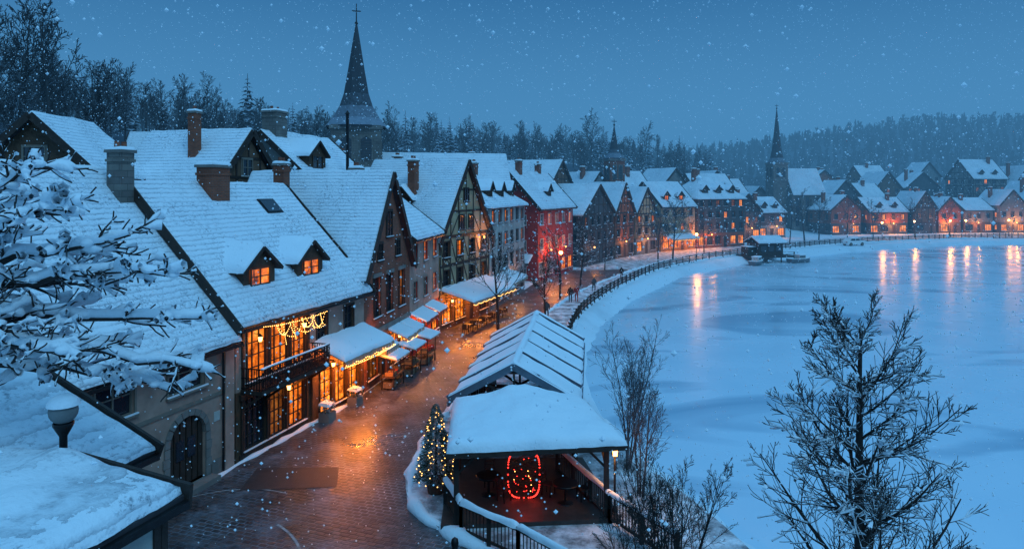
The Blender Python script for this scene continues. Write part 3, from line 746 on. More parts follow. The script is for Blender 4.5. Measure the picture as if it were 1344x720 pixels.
# rear houses
H=House('timber_gable_house',(-19.6,43.6),(-17.3,52.0),8,11.4,16.0,'gable','plaster_brown','plaster_brown',timber=True,floors=3,cols=3,lit=.1,sn=.22,res=.5)
H.chimney(2.6,3.0,17.3,.6,.6,'brick',1); H.window(H.F,3.6,13.0,1.1,1.2,'glass_dark',2,2,-.06); H.done()
H=House('stone_house',(-15.6,52),(-13.0,61),8,13.0,16.4,'eave','stone','stone',floors=3,cols=3,lit=.1,sn=.22,res=.6)
H.dormer(2.2,.5,2.4,1.4,1.0,'glass_dark'); H.chimney(1.6,4.0,18.2,1.5,1.3,'stone_block',2)
H['flue_pipe'].tube([V((5.5,-.3,9)),V((5.5,-.3,18.4))],[.13,.13],8,'iron'); H['flue_pipe'].lathe((5.5,-.3,18.4),[(.22,0),(.02,.3)],8,'iron'); H.done()
H=House('brown_gable_house',(-31.6,40),(-24.6,40.6),6,13.0,16.3,'gable','timber_brown','timber_brown',floors=3,cols=2,lit=0,sn=.2,res=.6,ve=.6); H.window(H.F,2.8,13.4,1.3,1.2,'glass_dark',2,2,-.04); H.done()
H=House('cottage',(-13,62),(-10.5,70),9,9.5,14,'eave','plaster_grey',floors=2,cols=3,lit=.1,sn=.22,res=.8); H.chimney(2,4,15.5); H.done()
H=House('cottage',(-9,70),(-6,80),9,10,14.4,'eave','plaster_brown',floors=3,cols=3,lit=.1,sn=.22,res=.8); H.chimney(2,4,15.5); H.done()
H=House('hillside_cottage',(-44,78),(-38,80),6,16.5,18.6,'eave','stone',floors=2,cols=3,lit=.2,sn=.22,res=.8,z0=10); H.done()
# right side town
rg=random.Random(11)
walls=['plaster_brown','plaster_grey','brick','stone','plaster_brown','plaster_rust','stone','stone_dark']
names=['village_house','stone_cottage','shop_house','townhouse']
def town(x,y,w,dep,e,r,kind,lit,ang=.2,z0=0,tim=False,lp=0):
    H=House(rg.choice(names),(x,y),(x+w*math.cos(ang),y+w*math.sin(ang)),dep,e,r,kind,rg.choice(walls),rg.choice(walls),timber=tim,floors=max(2,int(e/3)),cols=max(2,int(w/2.6)),lit=lit*.75,sn=.22,res=1.6,z0=z0,far=True,frame='stone_dark')
    if rg.random()<.8: H.chimney(w*rg.uniform(.2,.8),dep*.4,r+1.2)
    if rg.random()<.4: H.chimney(w*rg.uniform(.2,.8),dep*.6,r+.9)
    if lp: H.lamp(w*rg.uniform(.3,.7),-1,3,lp,(1,.32,.06))
    if kind=='eave' and w>8 and rg.random()<.6:
        for u in (w*.3,w*.7): H.dormer(u,.8,1.6,1.2,.8,'glass_dark')
    H.done()
town(53,163,9,9,7,11,'gable',.4,.5,0,True,400)
town(62,172,9,9,6.5,10,'eave',.4,.4,0,False,300)
town(86,184,10,9,6.8,10.5,'gable',.5,.3,0,False,300)
town(98,187,12,9,6.2,9.8,'eave',.5,.2,0,False,1100)
town(112,190,7,9,7.2,11.5,'gable',.4,.2,0,True,0)
town(120,192,7,9,6.5,10,'gable',.5,.15,0,False,1400)
town(128,193,9,9,6.5,9.6,'eave',.5,.15,0,False,600)
town(138,193,8,9,8,12,'gable',.8,.15,0,False,1800)
town(148,195,8,11,9.5,14.5,'gable',.4,.12,0,False,400)
town(157,196,9,11,8.5,12.5,'eave',.4,.12,0,False,400)
town(167,197,12,10,8,13,'gable',.3,.1)
town(120,225,9,11,13,18,'gable',.3,.15,3); town(150,222,12,12,16,22,'eave',.2,.12,3,True); town(165,224,9,12,14,20,'gable',.25,.1,3); town(176,226,14,12,14,18,'eave',.2,.1,3)
town(100,212,8,10,11,15,'gable',.2,.2,1); town(110,214,8,10,10,14,'eave',.2,.2,1); town(60,190,8,10,10,15,'eave',.2,.4,1); town(46,168,12,10,11,16,'eave',.2,.4); town(34,158,10,10,12,17,'gable',.2,.5)
town(24,146,9,9,11,16,'eave',.1,.6); town(70,203,8,10,9,13,'gable',.2,.2,1); town(134,232,12,10,13,18,'gable',.2,.1,3); town(88,222,8,10,12,17,'eave',.2,.1,2)
town(195,215,14,12,12,17,'gable',.3,.1,1); town(14,134,9,9,10.5,15.5,'gable',.1,.7); town(50,180,9,9,12,17,'gable',.2,.3,0)
town(105,240,10,9,15,19,'gable',.2,.1,5); town(128,250,10,9,17,21,'eave',.2,.1,6); town(146,246,9,9,17,22,'gable',.2,.1,6)
# ------------------------------------------------------------ churches
def church(name,x,y,rz,tw,th,base,prof,nave,wall='stone_block',fin=2.0):
    e=empty(name,(x,y,0),rz); t=MB(); s=MB(); sp=MB(); h=tw/2
    t.box(-h,-h,0,h,h,th,wall); t.box(-h-.2,-h-.2,th-.5,h+.2,h+.2,th-.1,'stone'); t.box(-h-.12,-h-.12,th-5.2,h+.12,h+.12,th-4.9,'stone')
    for F in (Fr((-h,-h,0),(1,0,0),(0,1,0)),Fr((-h,h,0),(0,-1,0),(1,0,0)),Fr((h,-h,0),(0,1,0),(-1,0,0))):
        for c in (tw*.3,tw*.7):
            w=tw*.11; zz=th-4.2
            t.fb(F,c-w-.12,-.1,zz-.1,c+w+.12,-.003,zz+2.9,'stone'); t.fb(F,c-w,-.14,zz,c+w,-.101,zz+2.4,'glass_dark')
            t.face([F(c-w,-.14,zz+2.4),F(c+w,-.14,zz+2.4),F(c,-.14,zz+2.85)],'glass_dark')
            for j in range(7): t.fb(F,c-w,-.2,zz+.1+j*.33,c+w,-.141,zz+.18+j*.33,'stone_dark')
    sp.lathe((0,0,th-.1),prof,8,'spire_slate',math.pi/8)
    top=prof[-1][1]+th-.1
    sp.tube([V((0,0,top-.3)),V((0,0,top+fin))],[.09,.05],6,'iron'); sp.sph((0,0,top+.15),.22,'iron',8,6)
    sp.box(-.55,-.05,top+fin*.62,.55,.05,top+fin*.62+.12,'iron')
    mk('tower',t,e); mk('spire',sp,e)
    if nave:
        nl,nw,ne,nr=nave; n=MB(); sn=MB()
        n.box(h+.01,-nw/2,0,h+nl,nw/2,ne,wall); n.face([(h+nl,-nw/2,ne),(h+nl,nw/2,ne),(h+nl,0,nr)],wall); n.face([(h+.02,-nw/2,ne),(h+.02,nw/2,ne),(h+.02,0,nr)],wall)
        for i in range(int(nl/3)):
            n.box(h+1+i*3,-nw/2-.06,2,h+2+i*3,-nw/2-.003,ne-1,'glass_dark')
            n.box(h+2.4+i*3,-nw/2-.7,0,h+2.8+i*3,-nw/2-.003,ne-1.5,wall)
        for sg in (-1,1):
            a=V((h,sg*(nw/2+.4),ne-.3));b=V((h+nl+.3,sg*(nw/2+.4),ne-.3));c=V((h+nl+.3,0,nr+.1));d=V((h,0,nr+.1))
            n.hexa([a-Z*.15,b-Z*.15,c-Z*.15,d-Z*.15,a,b,c,d],'roof_dark'); sn.snow(a+Z*.01,b+Z*.01,c+Z*.01,d+Z*.01,.25,1.2)
        mk('nave',n,e); mk('nave_snow',sn,e,True)
church('church',-19.6,86,math.radians(12),6.0,20.0,0,[(3.9,-.1),(3.95,.1),(3.1,1.1),(2.2,2.6),(1.65,4.2),(1.1,7.2),(.6,10.2),(.12,13)],(16,9,11,16.5),fin=2.6)
church('lakeside_church',76,196,math.radians(8),4.4,20,0,[(2.6,-.1),(2.5,.2),(1.8,1.4),(1.3,4),(.7,9.5),(.08,15.5)],(10,9,11,18),fin=1.4)
church('chapel_tower',20.8,131+8,.3,3.2,18.5,0,[(2.0,-.1),(1.9,.2),(1.2,1.2),(.9,2),(.45,4.4),(.06,6.8)],None,'brick',1.3)
# ------------------------------------------------------------ near roofs bottom-left
ct=V((-5.7,11.25,0))
H=House('timber_cottage',ct-U*6,ct,4.4,6.78,7.0,'eave','stone','plaster_white',timber=True,floors=2,cols=4,lit=0,sn=.3,res=.15,oh=.18,shop=False,side_auto=False,ve=.2,frame='timber')
H.timbers(Fr((H.W,0,0),(0,1,0),(-1,0,0)),H.D,3.1,H.eave,[],3.6,2)
for i in range(14): H['rafter_tails'].beam(V((i*.45,-.17,H.eave-.08)),V((i*.45,.0,H.eave-.02)),.09,.1,'timber')
H.done()
c2=V((-8.5,15.3,0))
H=House('tiled_cottage',c2-U*7,c2,9.5,6.05,8.0,'eave','plaster_grey',floors=2,cols=3,lit=0,sn=.12,res=.2,oh=.3,side_auto=False); H.done()
e=empty('globe_street_lamp',(-8.05,12.25,0)); m=MB(); m.lathe((0,0,0),[(.22,0),(.2,.3),(.08,.5),(.065,7.6),(.12,7.7),(.17,7.8),(.17,7.85)],10,'iron'); g=MB(); g.sph((0,0,8.06),.24,'plaster_grey',16,10); sn=MB(); sn.sph((0,0,8.14),.27,'snow',16,6,.8,0,1.5)
mk('post',m,e,True); mk('globe',g,e,True); mk('snow_cap',sn,e,True)
# ------------------------------------------------------------ pavilion
e=empty('lakeside_pavilion'); st=MB(); sn=MB(); gl=MB()
A_=V((-2.25,23.3,3.0));B_=V((4.1,24.1,3.0));C_=V((2.95,28.9,3.0));D_=V((-2.5,28.6,3.0))
st.hexa([p-Z*.16 for p in (A_,B_,C_,D_)]+[A_,B_,C_,D_],'timber')
def hip(u,v): return .5*min(1,2.2*min(u,1-u))*min(1,1.5*v)
sn.snow(A_+Z*.01,B_+Z*.01,C_+Z*.01,D_+Z*.01,.36,.2,'snow',True,hip)
cor=[(-1.95,24.0),(3.4,24.6),(-2.2,28.3),(2.65,28.6),(.8,24.3)]
for x,y in cor[:4]:
    st.box(x-.09,y-.09,.14,x+.09,y+.09,2.85,'timber')
for a,b in ((0,1),(2,3),(0,2),(1,3)):
    p=V((*cor[a],2.72));q=V((*cor[b],2.72)); st.beam(p,q,.14,.2,'timber')
    for (s_,t_) in ((p,q),(q,p)):
        d=(t_-s_).normalized(); st.beam(s_-Z*.7,s_+d*.7,.08,.08,'timber')
mb=MB(); mb.hexa([(-2.5,23.9,.141),(3.9,24.4,.141),(3.1,30,.141),(-2.7,29.8,.141),(-2.5,23.9,.3),(3.9,24.4,.3),(3.1,30,.3),(-2.7,29.8,.3)],'deck_wood'); mk('deck',mb,e)
g=V((.115,.993,0)); gx=V((.993,-.115,0)); O=V((-2.45,29.5,0)); Lg=12.4; Wg=5.1
G=Fr(O,gx,g)
for i in range(6):
    y=i*Lg/5
    for x in (0,Wg): st.beam(G(x,y,.1),G(x,y,2.9),.14,.14,'timber')
    for (x0,x1) in ((-.3,Wg/2),(Wg+.3,Wg/2)):
        st.beam(G(x0,y,2.98),G(x1,y,4.52),.10 if i else .2,.26 if i else .36,'slate')
        a=G(x0,y-.13,3.11);b=G(x0,y+.13,3.11);c=G(x1,y+.13,4.66);d=G(x1,y-.13,4.66); sn.snow(a,b,c,d,.09,.4,'snow')
    st.beam(G(0,y,2.9),G(Wg,y,2.9),.1,.14,'timber')
    st.beam(G(Wg/2,y,2.9),G(Wg/2,y,4.4),.1,.1,'timber')
    for sg in (-1,1): st.beam(G(Wg/2,y,3.0),G(Wg/2+sg*1.25,y,3.75),.08,.1,'timber')
    if i<5:
        y0=y+.06; y1=y+Lg/5-.06
        for sg in (0,1):
            a=G(-.32 if sg==0 else Wg+.32,y0,2.8);b=G(-.32 if sg==0 else Wg+.32,y1,2.8);c=G(Wg/2,y1,4.4);d=G(Wg/2,y0,4.4)
            gl.hexa([p-Z*.05 for p in (a,b,c,d)]+[a,b,c,d],'slate'); 
            sn.snow(a+Z*.01,b+Z*.01,c+Z*.01,d+Z*.01,.2+.04*(i%2),.25,'snow')
        for x in (0.0,Wg):
            gl.face([G(x,y+.1,.9),G(x,y+Lg/5-.1,.9),G(x,y+Lg/5-.1,2.8),G(x,y+.1,2.8)],'glass_dark'); st.beam(G(x,y,.5),G(x,y+Lg/5,.5),.1,.75,'timber')
            st.beam(G(x+.02,y,1.9),G(x+.02,y+Lg/5,1.9),.05,.05,'timber')
            for t in (.33,.66): st.beam(G(x+.02,y+Lg/5*t,.9),G(x+.02,y+Lg/5*t,2.8),.05,.05,'timber')
st.beam(G(Wg/2,-.1,4.52),G(Wg/2,Lg+.1,4.52),.12,.16,'slate')
for x in (-.32,Wg+.32): st.beam(G(x,0,2.74),G(x,Lg,2.74),.1,.16,'slate')
sn.snow(G(Wg/2-.16,-.1,4.6),G(Wg/2+.16,-.1,4.6),G(Wg/2+.16,Lg,4.6),G(Wg/2-.16,Lg,4.6),.13,.4,'snow',True)
mk('structure',st,e); mk('snow_roof',sn,e,True); mk('glazing',gl,e)
def railing(name,pts,h=1.05,zb=.14,snow=.1):
    e=empty(name); m=MB(); s2=MB()
    for a,b in zip(pts[:-1],pts[1:]):
        a=V((*a,zb));b=V((*b,zb)); n=max(1,round((b-a).length/1.5))
        for i in range(n+1):
            p=a.lerp(b,i/n); m.box(p.x-.07,p.y-.07,zb,p.x+.07,p.y+.07,zb+h+.12,'timber')
        m.beam(a+Z*h,b+Z*h,.1,.08,'timber'); m.beam(a+Z*.18,b+Z*.18,.07,.08,'timber')
        k=int((b-a).length/.16)
        for i in range(k): p=a.lerp(b,(i+.5)/k); m.beam(p+Z*.2,p+Z*(h-.04),.035,.035,'timber')
        d=(b-a).normalized(); sd=V((-d.y,d.x,0))*.12
        s2.snow(a-sd+Z*(h+.045),b-sd+Z*(h+.045),b+sd+Z*(h+.045),a+sd+Z*(h+.045),snow,.3,'snow',True)
    mk('balustrade',m,e); mk('snow',s2,e,True)
railing('snowy_railing',[(-2.5,25.6),(-1.75,23.6),(.2,21.9),(2.6,19.2),(3.9,16)],1.0,.14,.22)
railing('snowy_railing',[(1.9,28.7),(3.5,24.4),(5.2,21.5)],1.0,.14,.12)
e=empty('red_light_arch',(.45,26.0,.3)); m=MB()
def rr(t,w,h):
    a=t*2*math.pi; c,s_=math.cos(a),math.sin(a); return (w*math.copysign(abs(c)**.55,c),h*math.copysign(abs(s_)**.55,s_))
for ring,(w,h) in enumerate(((.6,.88),)):
    pts=[]
    for i in range(56):
        x,z=rr(i/56,w,h); pts.append(V((x,0,z+.92))); m.octa((x,-.05,z+.92),.034,'bulb_red')
    pts.append(pts[0]); m.tube(pts,[.03]*len(pts),5,'iron',False)
rg=random.Random(9)
for i in range(5):
    for sg in (-1,1):
        a=V((-.45,0,.25+i*.3)); b=V((.45,0,.25+i*.3+.3))
        if sg<0: a,b=V((.45,0,.25+i*.3)),V((-.45,0,.25+i*.3+.3))
        m.tube([a,b],[.012,.012],4,'iron')
for i in range(34):
    m.octa((rg.uniform(-.45,.45),-.03,rg.uniform(.25,1.6)),.02,'bulb_red' if rg.random()<.7 else 'bulb')
m.beam((-.35,0,0),(-.35,0,.3),.06,.06,'iron'); m.beam((.35,0,0),(.35,0,.3),.06,.06,'iron')
mk('light_frame',m,e)
l=bpy.data.lights.new('red_glow','POINT'); l.energy=18; l.color=(1,.05,.03); l.shadow_soft_size=.3; o=bpy.data.objects.new('red_glow',l); bpy.context.scene.collection.objects.link(o); o.parent=e; o.location=(0,-.4,.9)
def table(x,y):
    e=empty('round_table',(x,y,.3)); m=MB(); m.lathe((0,0,0),[(.3,0),(.28,.04),(.05,.08),(.05,.7),(.48,.7),(.5,.74),(.48,.77),(0,.77)],16,'iron'); mk('table',m,e)
table(2.0,25.6); table(-.9,26.3)
def chair(x,y,r):
    e=empty('cafe_chair',(x,y,.3),r); m=MB(); m.box(-.2,-.2,.42,.2,.2,.46,'timber')
    for a in (-.18,.18):
        for b in (-.18,.18): m.beam((a,b,0),(a,b,.42),.035,.035,'iron')
        m.beam((a,.19,.46),(a,.25,.95),.035,.035,'iron')
    for z in (.6,.75,.9): m.beam((-.18,.22,z),(.18,.22,z),.05,.02,'timber')
    mk('chair',m,e)
chair(2.7,25.9,-1.2); chair(1.4,26.3,1.0); chair(-.9,27.1,0); chair(-.3,25.8,2.4)
def lantern(name,x,y,z,power,post=True,s=1):
    e=empty(name,(x,y,0)); m=MB()
    if post: m.lathe((0,0,.14),[(.12,0),(.09,.3),(.045,.4),(.04,z-.6),(.08,z-.55)],8,'iron')
    m.lathe((0,0,z-.4),[(0,0),(.1*s,0),(.16*s,.42*s),(0,.42*s)],4,'lantern_glow',.78)
    for q in range(4):
        a=.78+q*math.pi/2; m.beam((.105*s*math.cos(a),.105*s*math.sin(a),z-.4),(.17*s*math.cos(a),.17*s*math.sin(a),z-.4+.42*s),.025,.025,'iron')
    m.lathe((0,0,z-.4+.42*s),[(.22*s,0),(.06*s,.16*s),(.05*s,.22*s),(0,.26*s)],4,'iron',.78); mk('lantern',m,e)
    l=bpy.data.lights.new('glow','POINT'); l.energy=power; l.color=(1,.36,.08); l.shadow_soft_size=.15; o=bpy.data.objects.new('glow',l); bpy.context.scene.collection.objects.link(o); o.parent=e; o.location=(0,-.3,z-.55)
lantern('post_lantern',3.75,24.9,2.75,60,s=1.2)
e=empty('iron_bollard',(-1.75,20.9,.02)); m=MB(); m.lathe((0,0,0),[(.17,0),(.16,.12),(.1,.2),(.085,.9),(.13,.95),(.13,1.0),(.08,1.05),(.12,1.2),(.1,1.32),(0,1.4)],12,'iron'); mk('bollard',m,e,True)
e=empty('christmas_tree',(-3.0,26.9,.14)); m=MB(); lt=MB(); rg2=random.Random(5)
m.lathe((0,0,0),[(.32,0),(.4,.5),(.42,.52),(.0,.5)],12,'timber_brown'); m.tube([V((0,0,.4)),V((0,0,3.2))],[.07,.02],6,'bark')
for i in range(9500):
    t=rg2.random()**1.3; z=.5+t*2.95; a=rg2.random()*6.283; R=.82*(1-t)**.7*(.9+.18*math.sin(z*9+a*3)); r=R*math.sqrt(rg2.uniform(.2,1)); c=V((r*math.cos(a),r*math.sin(a),z))
    d=V((math.cos(a),math.sin(a),rg2.uniform(-.5,.3))).normalized()*rg2.uniform(.06,.13); sd=d.cross(V((rg2.uniform(-1,1),rg2.uniform(-1,1),rg2.uniform(-1,1)))).normalized()*.022
    m.face([c-sd,c+d,c+sd],'needle_green')
for i in range(150):
    t=rg2.random()**1.2; z=.55+t*2.8; a=rg2.random()*6.283; R=.87*(1-t)**.7; lt.octa((R*math.cos(a),R*math.sin(a),z),.021,'bulb')
mk('foliage',m,e); mk('fairy_lights',lt,e)
# ------------------------------------------------------------ trees
def rv(rg): return V((rg.uniform(-1,1),rg.uniform(-1,1),rg.uniform(-1,1)))
def grow(mb,p,d,Ln,r,lev,P,rg,sn=None):
    n=P['seg'][lev]; pts=[p.copy()];rad=[r]; cur=p.copy(); dd=d.normalized(); ds=[dd.copy()]
    for i in range(n):
        dd=(dd+rv(rg)*P['wob'][lev]+Z*P['up'][lev]).normalized(); cur=cur+dd*(Ln/n); pts.append(cur.copy()); ds.append(dd.copy()); rad.append(max(P['rmin'],r*(1-(i+1)/n*.82)))
    mb.tube(pts,rad,P['sides'][lev],P['mat'],False)
    S=P.get('snow',0)
    if S and sn is not None and lev>=P.get('slev',1):
        q=[];qr=[]; gate=P.get('gate',1.1)
        for a,b,c in zip(pts,rad,ds):
            hz=1-abs(c.z); k=max(.0,min(1,hz*1.6))*max(0,min(1,P.get('gb',.75)+gate*noise.noise(a*2.3)))
            w=b*.75+S*k; q.append(a+Z*(b*.5+w*.45)); qr.append(max(.001,w*k))
        sn.tube(q,qr,5,'snow',False)
    if lev<P['levels']:
        k=P['num'][lev]
        for j in range(k):
            t=P['start'][lev]+(.98-P['start'][lev])*(j+rg.random())/k; x=t*n; i=min(int(x),n-1); f=x-i
            pos=pts[i].lerp(pts[i+1],f); dl=ds[i+1]; pr=dl.cross(rv(rg))
            if pr.length<.01: continue
            pr.normalize()
            an=math.radians(P['ang'][lev]*rg.uniform(.75,1.25)); cd=dl*math.cos(an)+pr*math.sin(an)
            grow(mb,pos,cd,Ln*P['lr'][lev]*(1.15-.75*t)*rg.uniform(.7,1.25),max(P['rmin'],rad[i]*(.5 if lev else .42)),lev+1,P,rg,sn)
def bare(name,loc,h,seed,num=(14,7,5),levels=3,mat='bark',snow=.0,r=None,ang=(42,42,40),lr=(.5,.5,.5),start=(.3,.15,.15),sides=(7,5,3,3),stems=1,spread=.0,up=(.06,.1,.06,.03),rmin=.006,wob=(.06,.14,.18,.22),slev=1,gb=.75):
    P=dict(seg=(8,5,4,3),wob=wob,up=up,rmin=rmin,sides=sides,mat=mat,num=num,levels=levels,start=start,ang=ang,lr=lr,snow=snow,slev=slev,gb=gb)
    rg=random.Random(seed); m=MB(); s=MB() if snow else None
    for i in range(stems):
        a=rg.random()*6.283; d=Z+V((math.cos(a),math.sin(a),0))*spread*rg.uniform(.5,1.2) if stems>1 else Z.copy()
        grow(m,V((0,0,-.3)),d,h*rg.uniform(.8,1) if stems>1 else h,r or h*.018,0,P,rg,s)
    if name is None: return m
    e=empty(name,loc); mk('branches',m,e,True)
    if s: mk('branch_snow',s,e,True)
    return e
bare('bare_lakeside_tree',(8.3,16,-.2),9.2,27,num=(38,13,8),levels=3,snow=.03,r=.2,ang=(62,42,40),lr=(.38,.42,.5),start=(.2,.12,.1),up=(.05,.13,.09,.05),wob=(.035,.12,.16,.2),rmin=.009,slev=1,gb=.36)
bare('bare_birch',(4.9,29.2,-.3),6.6,31,num=(13,6,4),stems=5,spread=.2,ang=(28,32,35),lr=(.4,.45,.5),r=.05,rmin=.006,mat='twig_pale')
bare('bare_birch',(5.0,26.6,-.3),5.6,32,num=(12,6,4),stems=4,spread=.25,ang=(28,32,35),lr=(.4,.45,.5),r=.045,rmin=.006,mat='twig_pale')
bare('bare_shrub',(4.9,20.2,.1),4.6,33,num=(12,6,4),stems=8,spread=.5,ang=(30,34,36),lr=(.4,.45,.5),r=.036,rmin=.0055)
bare('bare_shrub',(3.6,18.9,.1),3.9,34,num=(11,6,3),stems=7,spread=.5,ang=(30,34,36),lr=(.4,.45,.5),r=.03,rmin=.0055)
for i,(x,y,h) in enumerate(((-1.2,58.8,8.2),(3.0,61.5,6.4),(5.4,76,7.5),(8.6,86,7.5),(24,112,8.5),(27.5,117,10),(14,103,6),(61,150,9),(66,154,11),(71,158,10),(84,171,9),(91,172,9),(104,176,9),(116,181,9),(143,186,9),(37,131.5,7))):
    bare('bare_street_tree',(x,y,0),h,50+i,num=(15,8,5) if i<6 else (11,6,5),snow=.012 if i<4 else 0,mat='bark' if i<4 else 'twig_frost',rmin=.013 if i<4 else .022,sides=(6,4,3,3),ang=(45,42,40),lr=(.5,.5,.5),gb=.4)
P=dict(seg=(8,6,5,4),wob=(.05,.16,.22,.25),up=(0,-.02,.0,.0),rmin=.016,sides=(7,5,4,3),mat='bark',num=(0,8,5,3),levels=3,start=(.1,.12,.1,.1),ang=(50,50,45,45),lr=(.5,.48,.5,.5),snow=.095,slev=0,gb=.52,gate=1.7)
rg3=random.Random(4); m=MB(); s=MB(); T=V((-12.0,13.8,0))
m.tube([T,T+V((.1,0,5)),T+V((.3,-.1,9)),T+V((.2,0,13)),T+V((.4,.1,16))],[.34,.28,.22,.14,.05],9,'bark')
ends=[((-9.0,13.0,12.5),10.8),((-8.2,12.6,11.7),10.4),((-7.3,12.9,11.1),10.0),((-6.2,12.6,10.5),9.7),((-6.0,13.2,9.5),9.2),((-5.9,12.8,8.6),8.9),((-6.7,13.3,8.1),8.5),((-7.6,12.0,9.0),9.0),((-7.7,13.6,10.2),9.8),((-9.2,12.4,9.5),9.2)]
for (ex,ey,ez),z0 in ends:
    a=T+V((.3,0,z0)); b=V((ex,ey,ez)); Ln=(b-a).length
    mid=a.lerp(b,.5)+Z*.35; n=9; pts=[];rad=[]
    for i in range(n+1):
        t=i/n; p=a*(1-t)**2+mid*2*t*(1-t)+b*t*t+rv(rg3)*.09*(t>0); pts.append(p); rad.append(.12*(1-.8*t))
    m.tube(pts,rad,6,'bark',False)
    s.tube([p+Z*(r_*.8+.05) for p,r_ in zip(pts,rad)],[r_*.75+.06+.04*noise.noise(p*3) for p,r_ in zip(pts,rad)],7,'snow',False)
    for j in range(15):
        t=.22+.78*j/14.5; i=min(int(t*n),n-1); pos=pts[i].lerp(pts[i+1],t*n-i); d=(pts[i+1]-pts[i]).normalized()
        sd=V((-d.y,d.x,0))*rg3.choice((-1,1))+Z*rg3.uniform(-.5,.75); cd=(d*.8+sd.normalized()*rg3.uniform(.5,1)).normalized()
        grow(m,pos,cd,rg3.uniform(.6,1.2)*(1.25-.5*t),.038,2,P,rg3,s)
    for j in range(14):
        i=rg3.randint(2,n-1); p=pts[i].lerp(pts[i+1],rg3.random())+V((rg3.uniform(-.1,.1),rg3.uniform(-.1,.1),rg3.uniform(.02,.12)))
        s.sph(p,rg3.uniform(.08,.15),'snow',8,5,.6)
e=empty('snow_laden_tree'); mk('branches',m,e,True); mk('branch_snow',s,e,True)
# ------------------------------------------------------------ forest
def conifer(seed,h=12):
    rg=random.Random(seed); m=MB(); m.tube([V((0,0,-1)),V((0,0,h))],[.22,.03],5,'bark',False)
    nl=17
    for i in range(nl):
        t=i/nl; z=h*(.1+.88*t); R=h*.24*(1-t)**.85+.15; k=rg.randint(8,11)
        for j in range(k):
            a=6.283*j/k+rg.random()*.7; r=R*rg.uniform(.65,1.15); dz=-r*.42*rg.uniform(.7,1.3); w=r*.26
            c=V((math.cos(a),math.sin(a),0)); sd=V((-c.y,c.x,0))
            p0=V((0,0,z)); p1=c*r*.55+sd*w+Z*(z+dz*.5); p2=c*r+Z*(z+dz); p3=c*r*.55-sd*w+Z*(z+dz*.5)
            m.face([p0,p1,p2],'conifer'); m.face([p0,p2,p3],'conifer')
            m.face([c*r*.3+Z*(z+dz*.3),p1-Z*.25*w-sd*.0+c*.1,p3-Z*.3*w],'conifer')
    return m
protos=[]
for sd in range(4):
    mbp=bare(None,None,13,100+sd,num=(16,8,5),levels=3,mat='twig_frost',rmin=.035,sides=(5,3,3,3),ang=(38,42,40),lr=(.48,.5,.5),start=(.28,.15,.15),r=.24)
    o=mk('bare_tree_proto',mbp); protos.append(o.data); bpy.data.objects.remove(o)
cprotos=[]
for sd in range(3):
    o=mk('conifer_proto',conifer(200+sd)); cprotos.append(o.data); bpy.data.objects.remove(o)
fe=empty('hillside_forest'); rg=random.Random(17)
cand=[]
gy=48
while gy<270:
    gx=-0.85*gy-10
    while gx<70:
        x=gx+rg.uniform(-2,2); y=gy+rg.uniform(-2,2); cand.append((x,y)); gx+=3.6+max(0,gy-60)*.03
    gy+=4.2+max(0,gy-60)*.03
X=np.array([c[0] for c in cand]);Y=np.array([c[1] for c in cand]); Dd=sdist(X,Y); Hh=hgt(X,Y)
cnt=0
for x,y,d,h in zip(X,Y,Dd,Hh):
    if d<46 or d>150: continue
    if (x+19)**2+(y-88)**2<18**2: continue
    if (x+41)**2+(y-77)**2<70: continue
    if d<56 and rg.random()<.45: continue
    con=rg.random()<(.16 if x<-25 else .30)
    if noise.noise(V((x*.05,y*.05,3)))>.22 and x>-20: con=rg.random()<.75
    me_=rg.choice(cprotos if con else protos); o=bpy.data.objects.new('conifer' if con else 'bare_tree',me_); bpy.context.scene.collection.objects.link(o)
    o.parent=fe; o.location=(x,y,h-.3); s_=rg.uniform(.6,1.0)*(1.05 if con else .9)
    if rg.random()<.08 : s_*=1.25
    if x<-25: s_*=.8
    o.scale=(s_*rg.uniform(.9,1.2),s_*rg.uniform(.9,1.2),s_); o.rotation_euler=(0,0,rg.random()*6.28); cnt+=1
te=empty('tall_bare_tree_group')
for x,y,s_ in ((-52,77,1.2),(-45.5,76,1.0),(-57,79,1.15),(-39,82,.95),(-60,78,1.05)):
    o=bpy.data.objects.new('bare_tree',rg.choice(protos)); bpy.context.scene.collection.objects.link(o); o.parent=te; o.location=(x,y,float(hgt(x,y))-.3); o.scale=(s_,s_,s_); o.rotation_euler=(0,0,rg.random()*6)
rg=np.random.default_rng(3)
def lowtree(kind,r):
    vs=[];fs=[]
    if kind:
        for l in range(4):
            z=1+l*2.4; R=2.6*(1-l/4.5)
            b=len(vs)
            k=6
            for j in range(k): a=6.283*j/k+l; q=R*r.uniform(.6,1.2); vs.append((q*math.cos(a),q*math.sin(a),z-r.uniform(0,.8)))
            vs.append((0,0,z+3.6))
            for j in range(k): fs.append((b+j,b+(j+1)%k,b+k))
    else:
        for j in range(18):
            a=r.uniform(0,6.283); R=r.uniform(.6,3.0); z=r.uniform(2,10)*1.0; R*= (1-abs(z-6)/7)
            b=len(vs); vs+= [(0,0,z*.45),(R*math.cos(a)-.3,R*math.sin(a)+.3,z+.9),(R*math.cos(a)+.3,R*math.sin(a)-.3,z+.2)]; fs.append((b,b+1,b+2))
            b=len(vs); c=(R*math.cos(a),R*math.sin(a),z); 
            for q in range(4): vs.append((c[0]+r.uniform(-1.0,1.0),c[1]+r.uniform(-1.0,1.0),c[2]+r.uniform(-1.1,1.3)))
            fs+= [(b,b+1,b+2),(b,b+2,b+3)]
    return np.array(vs),fs
LT=[lowtree(i%3==0,rg) for i in range(9)]
pts=[]
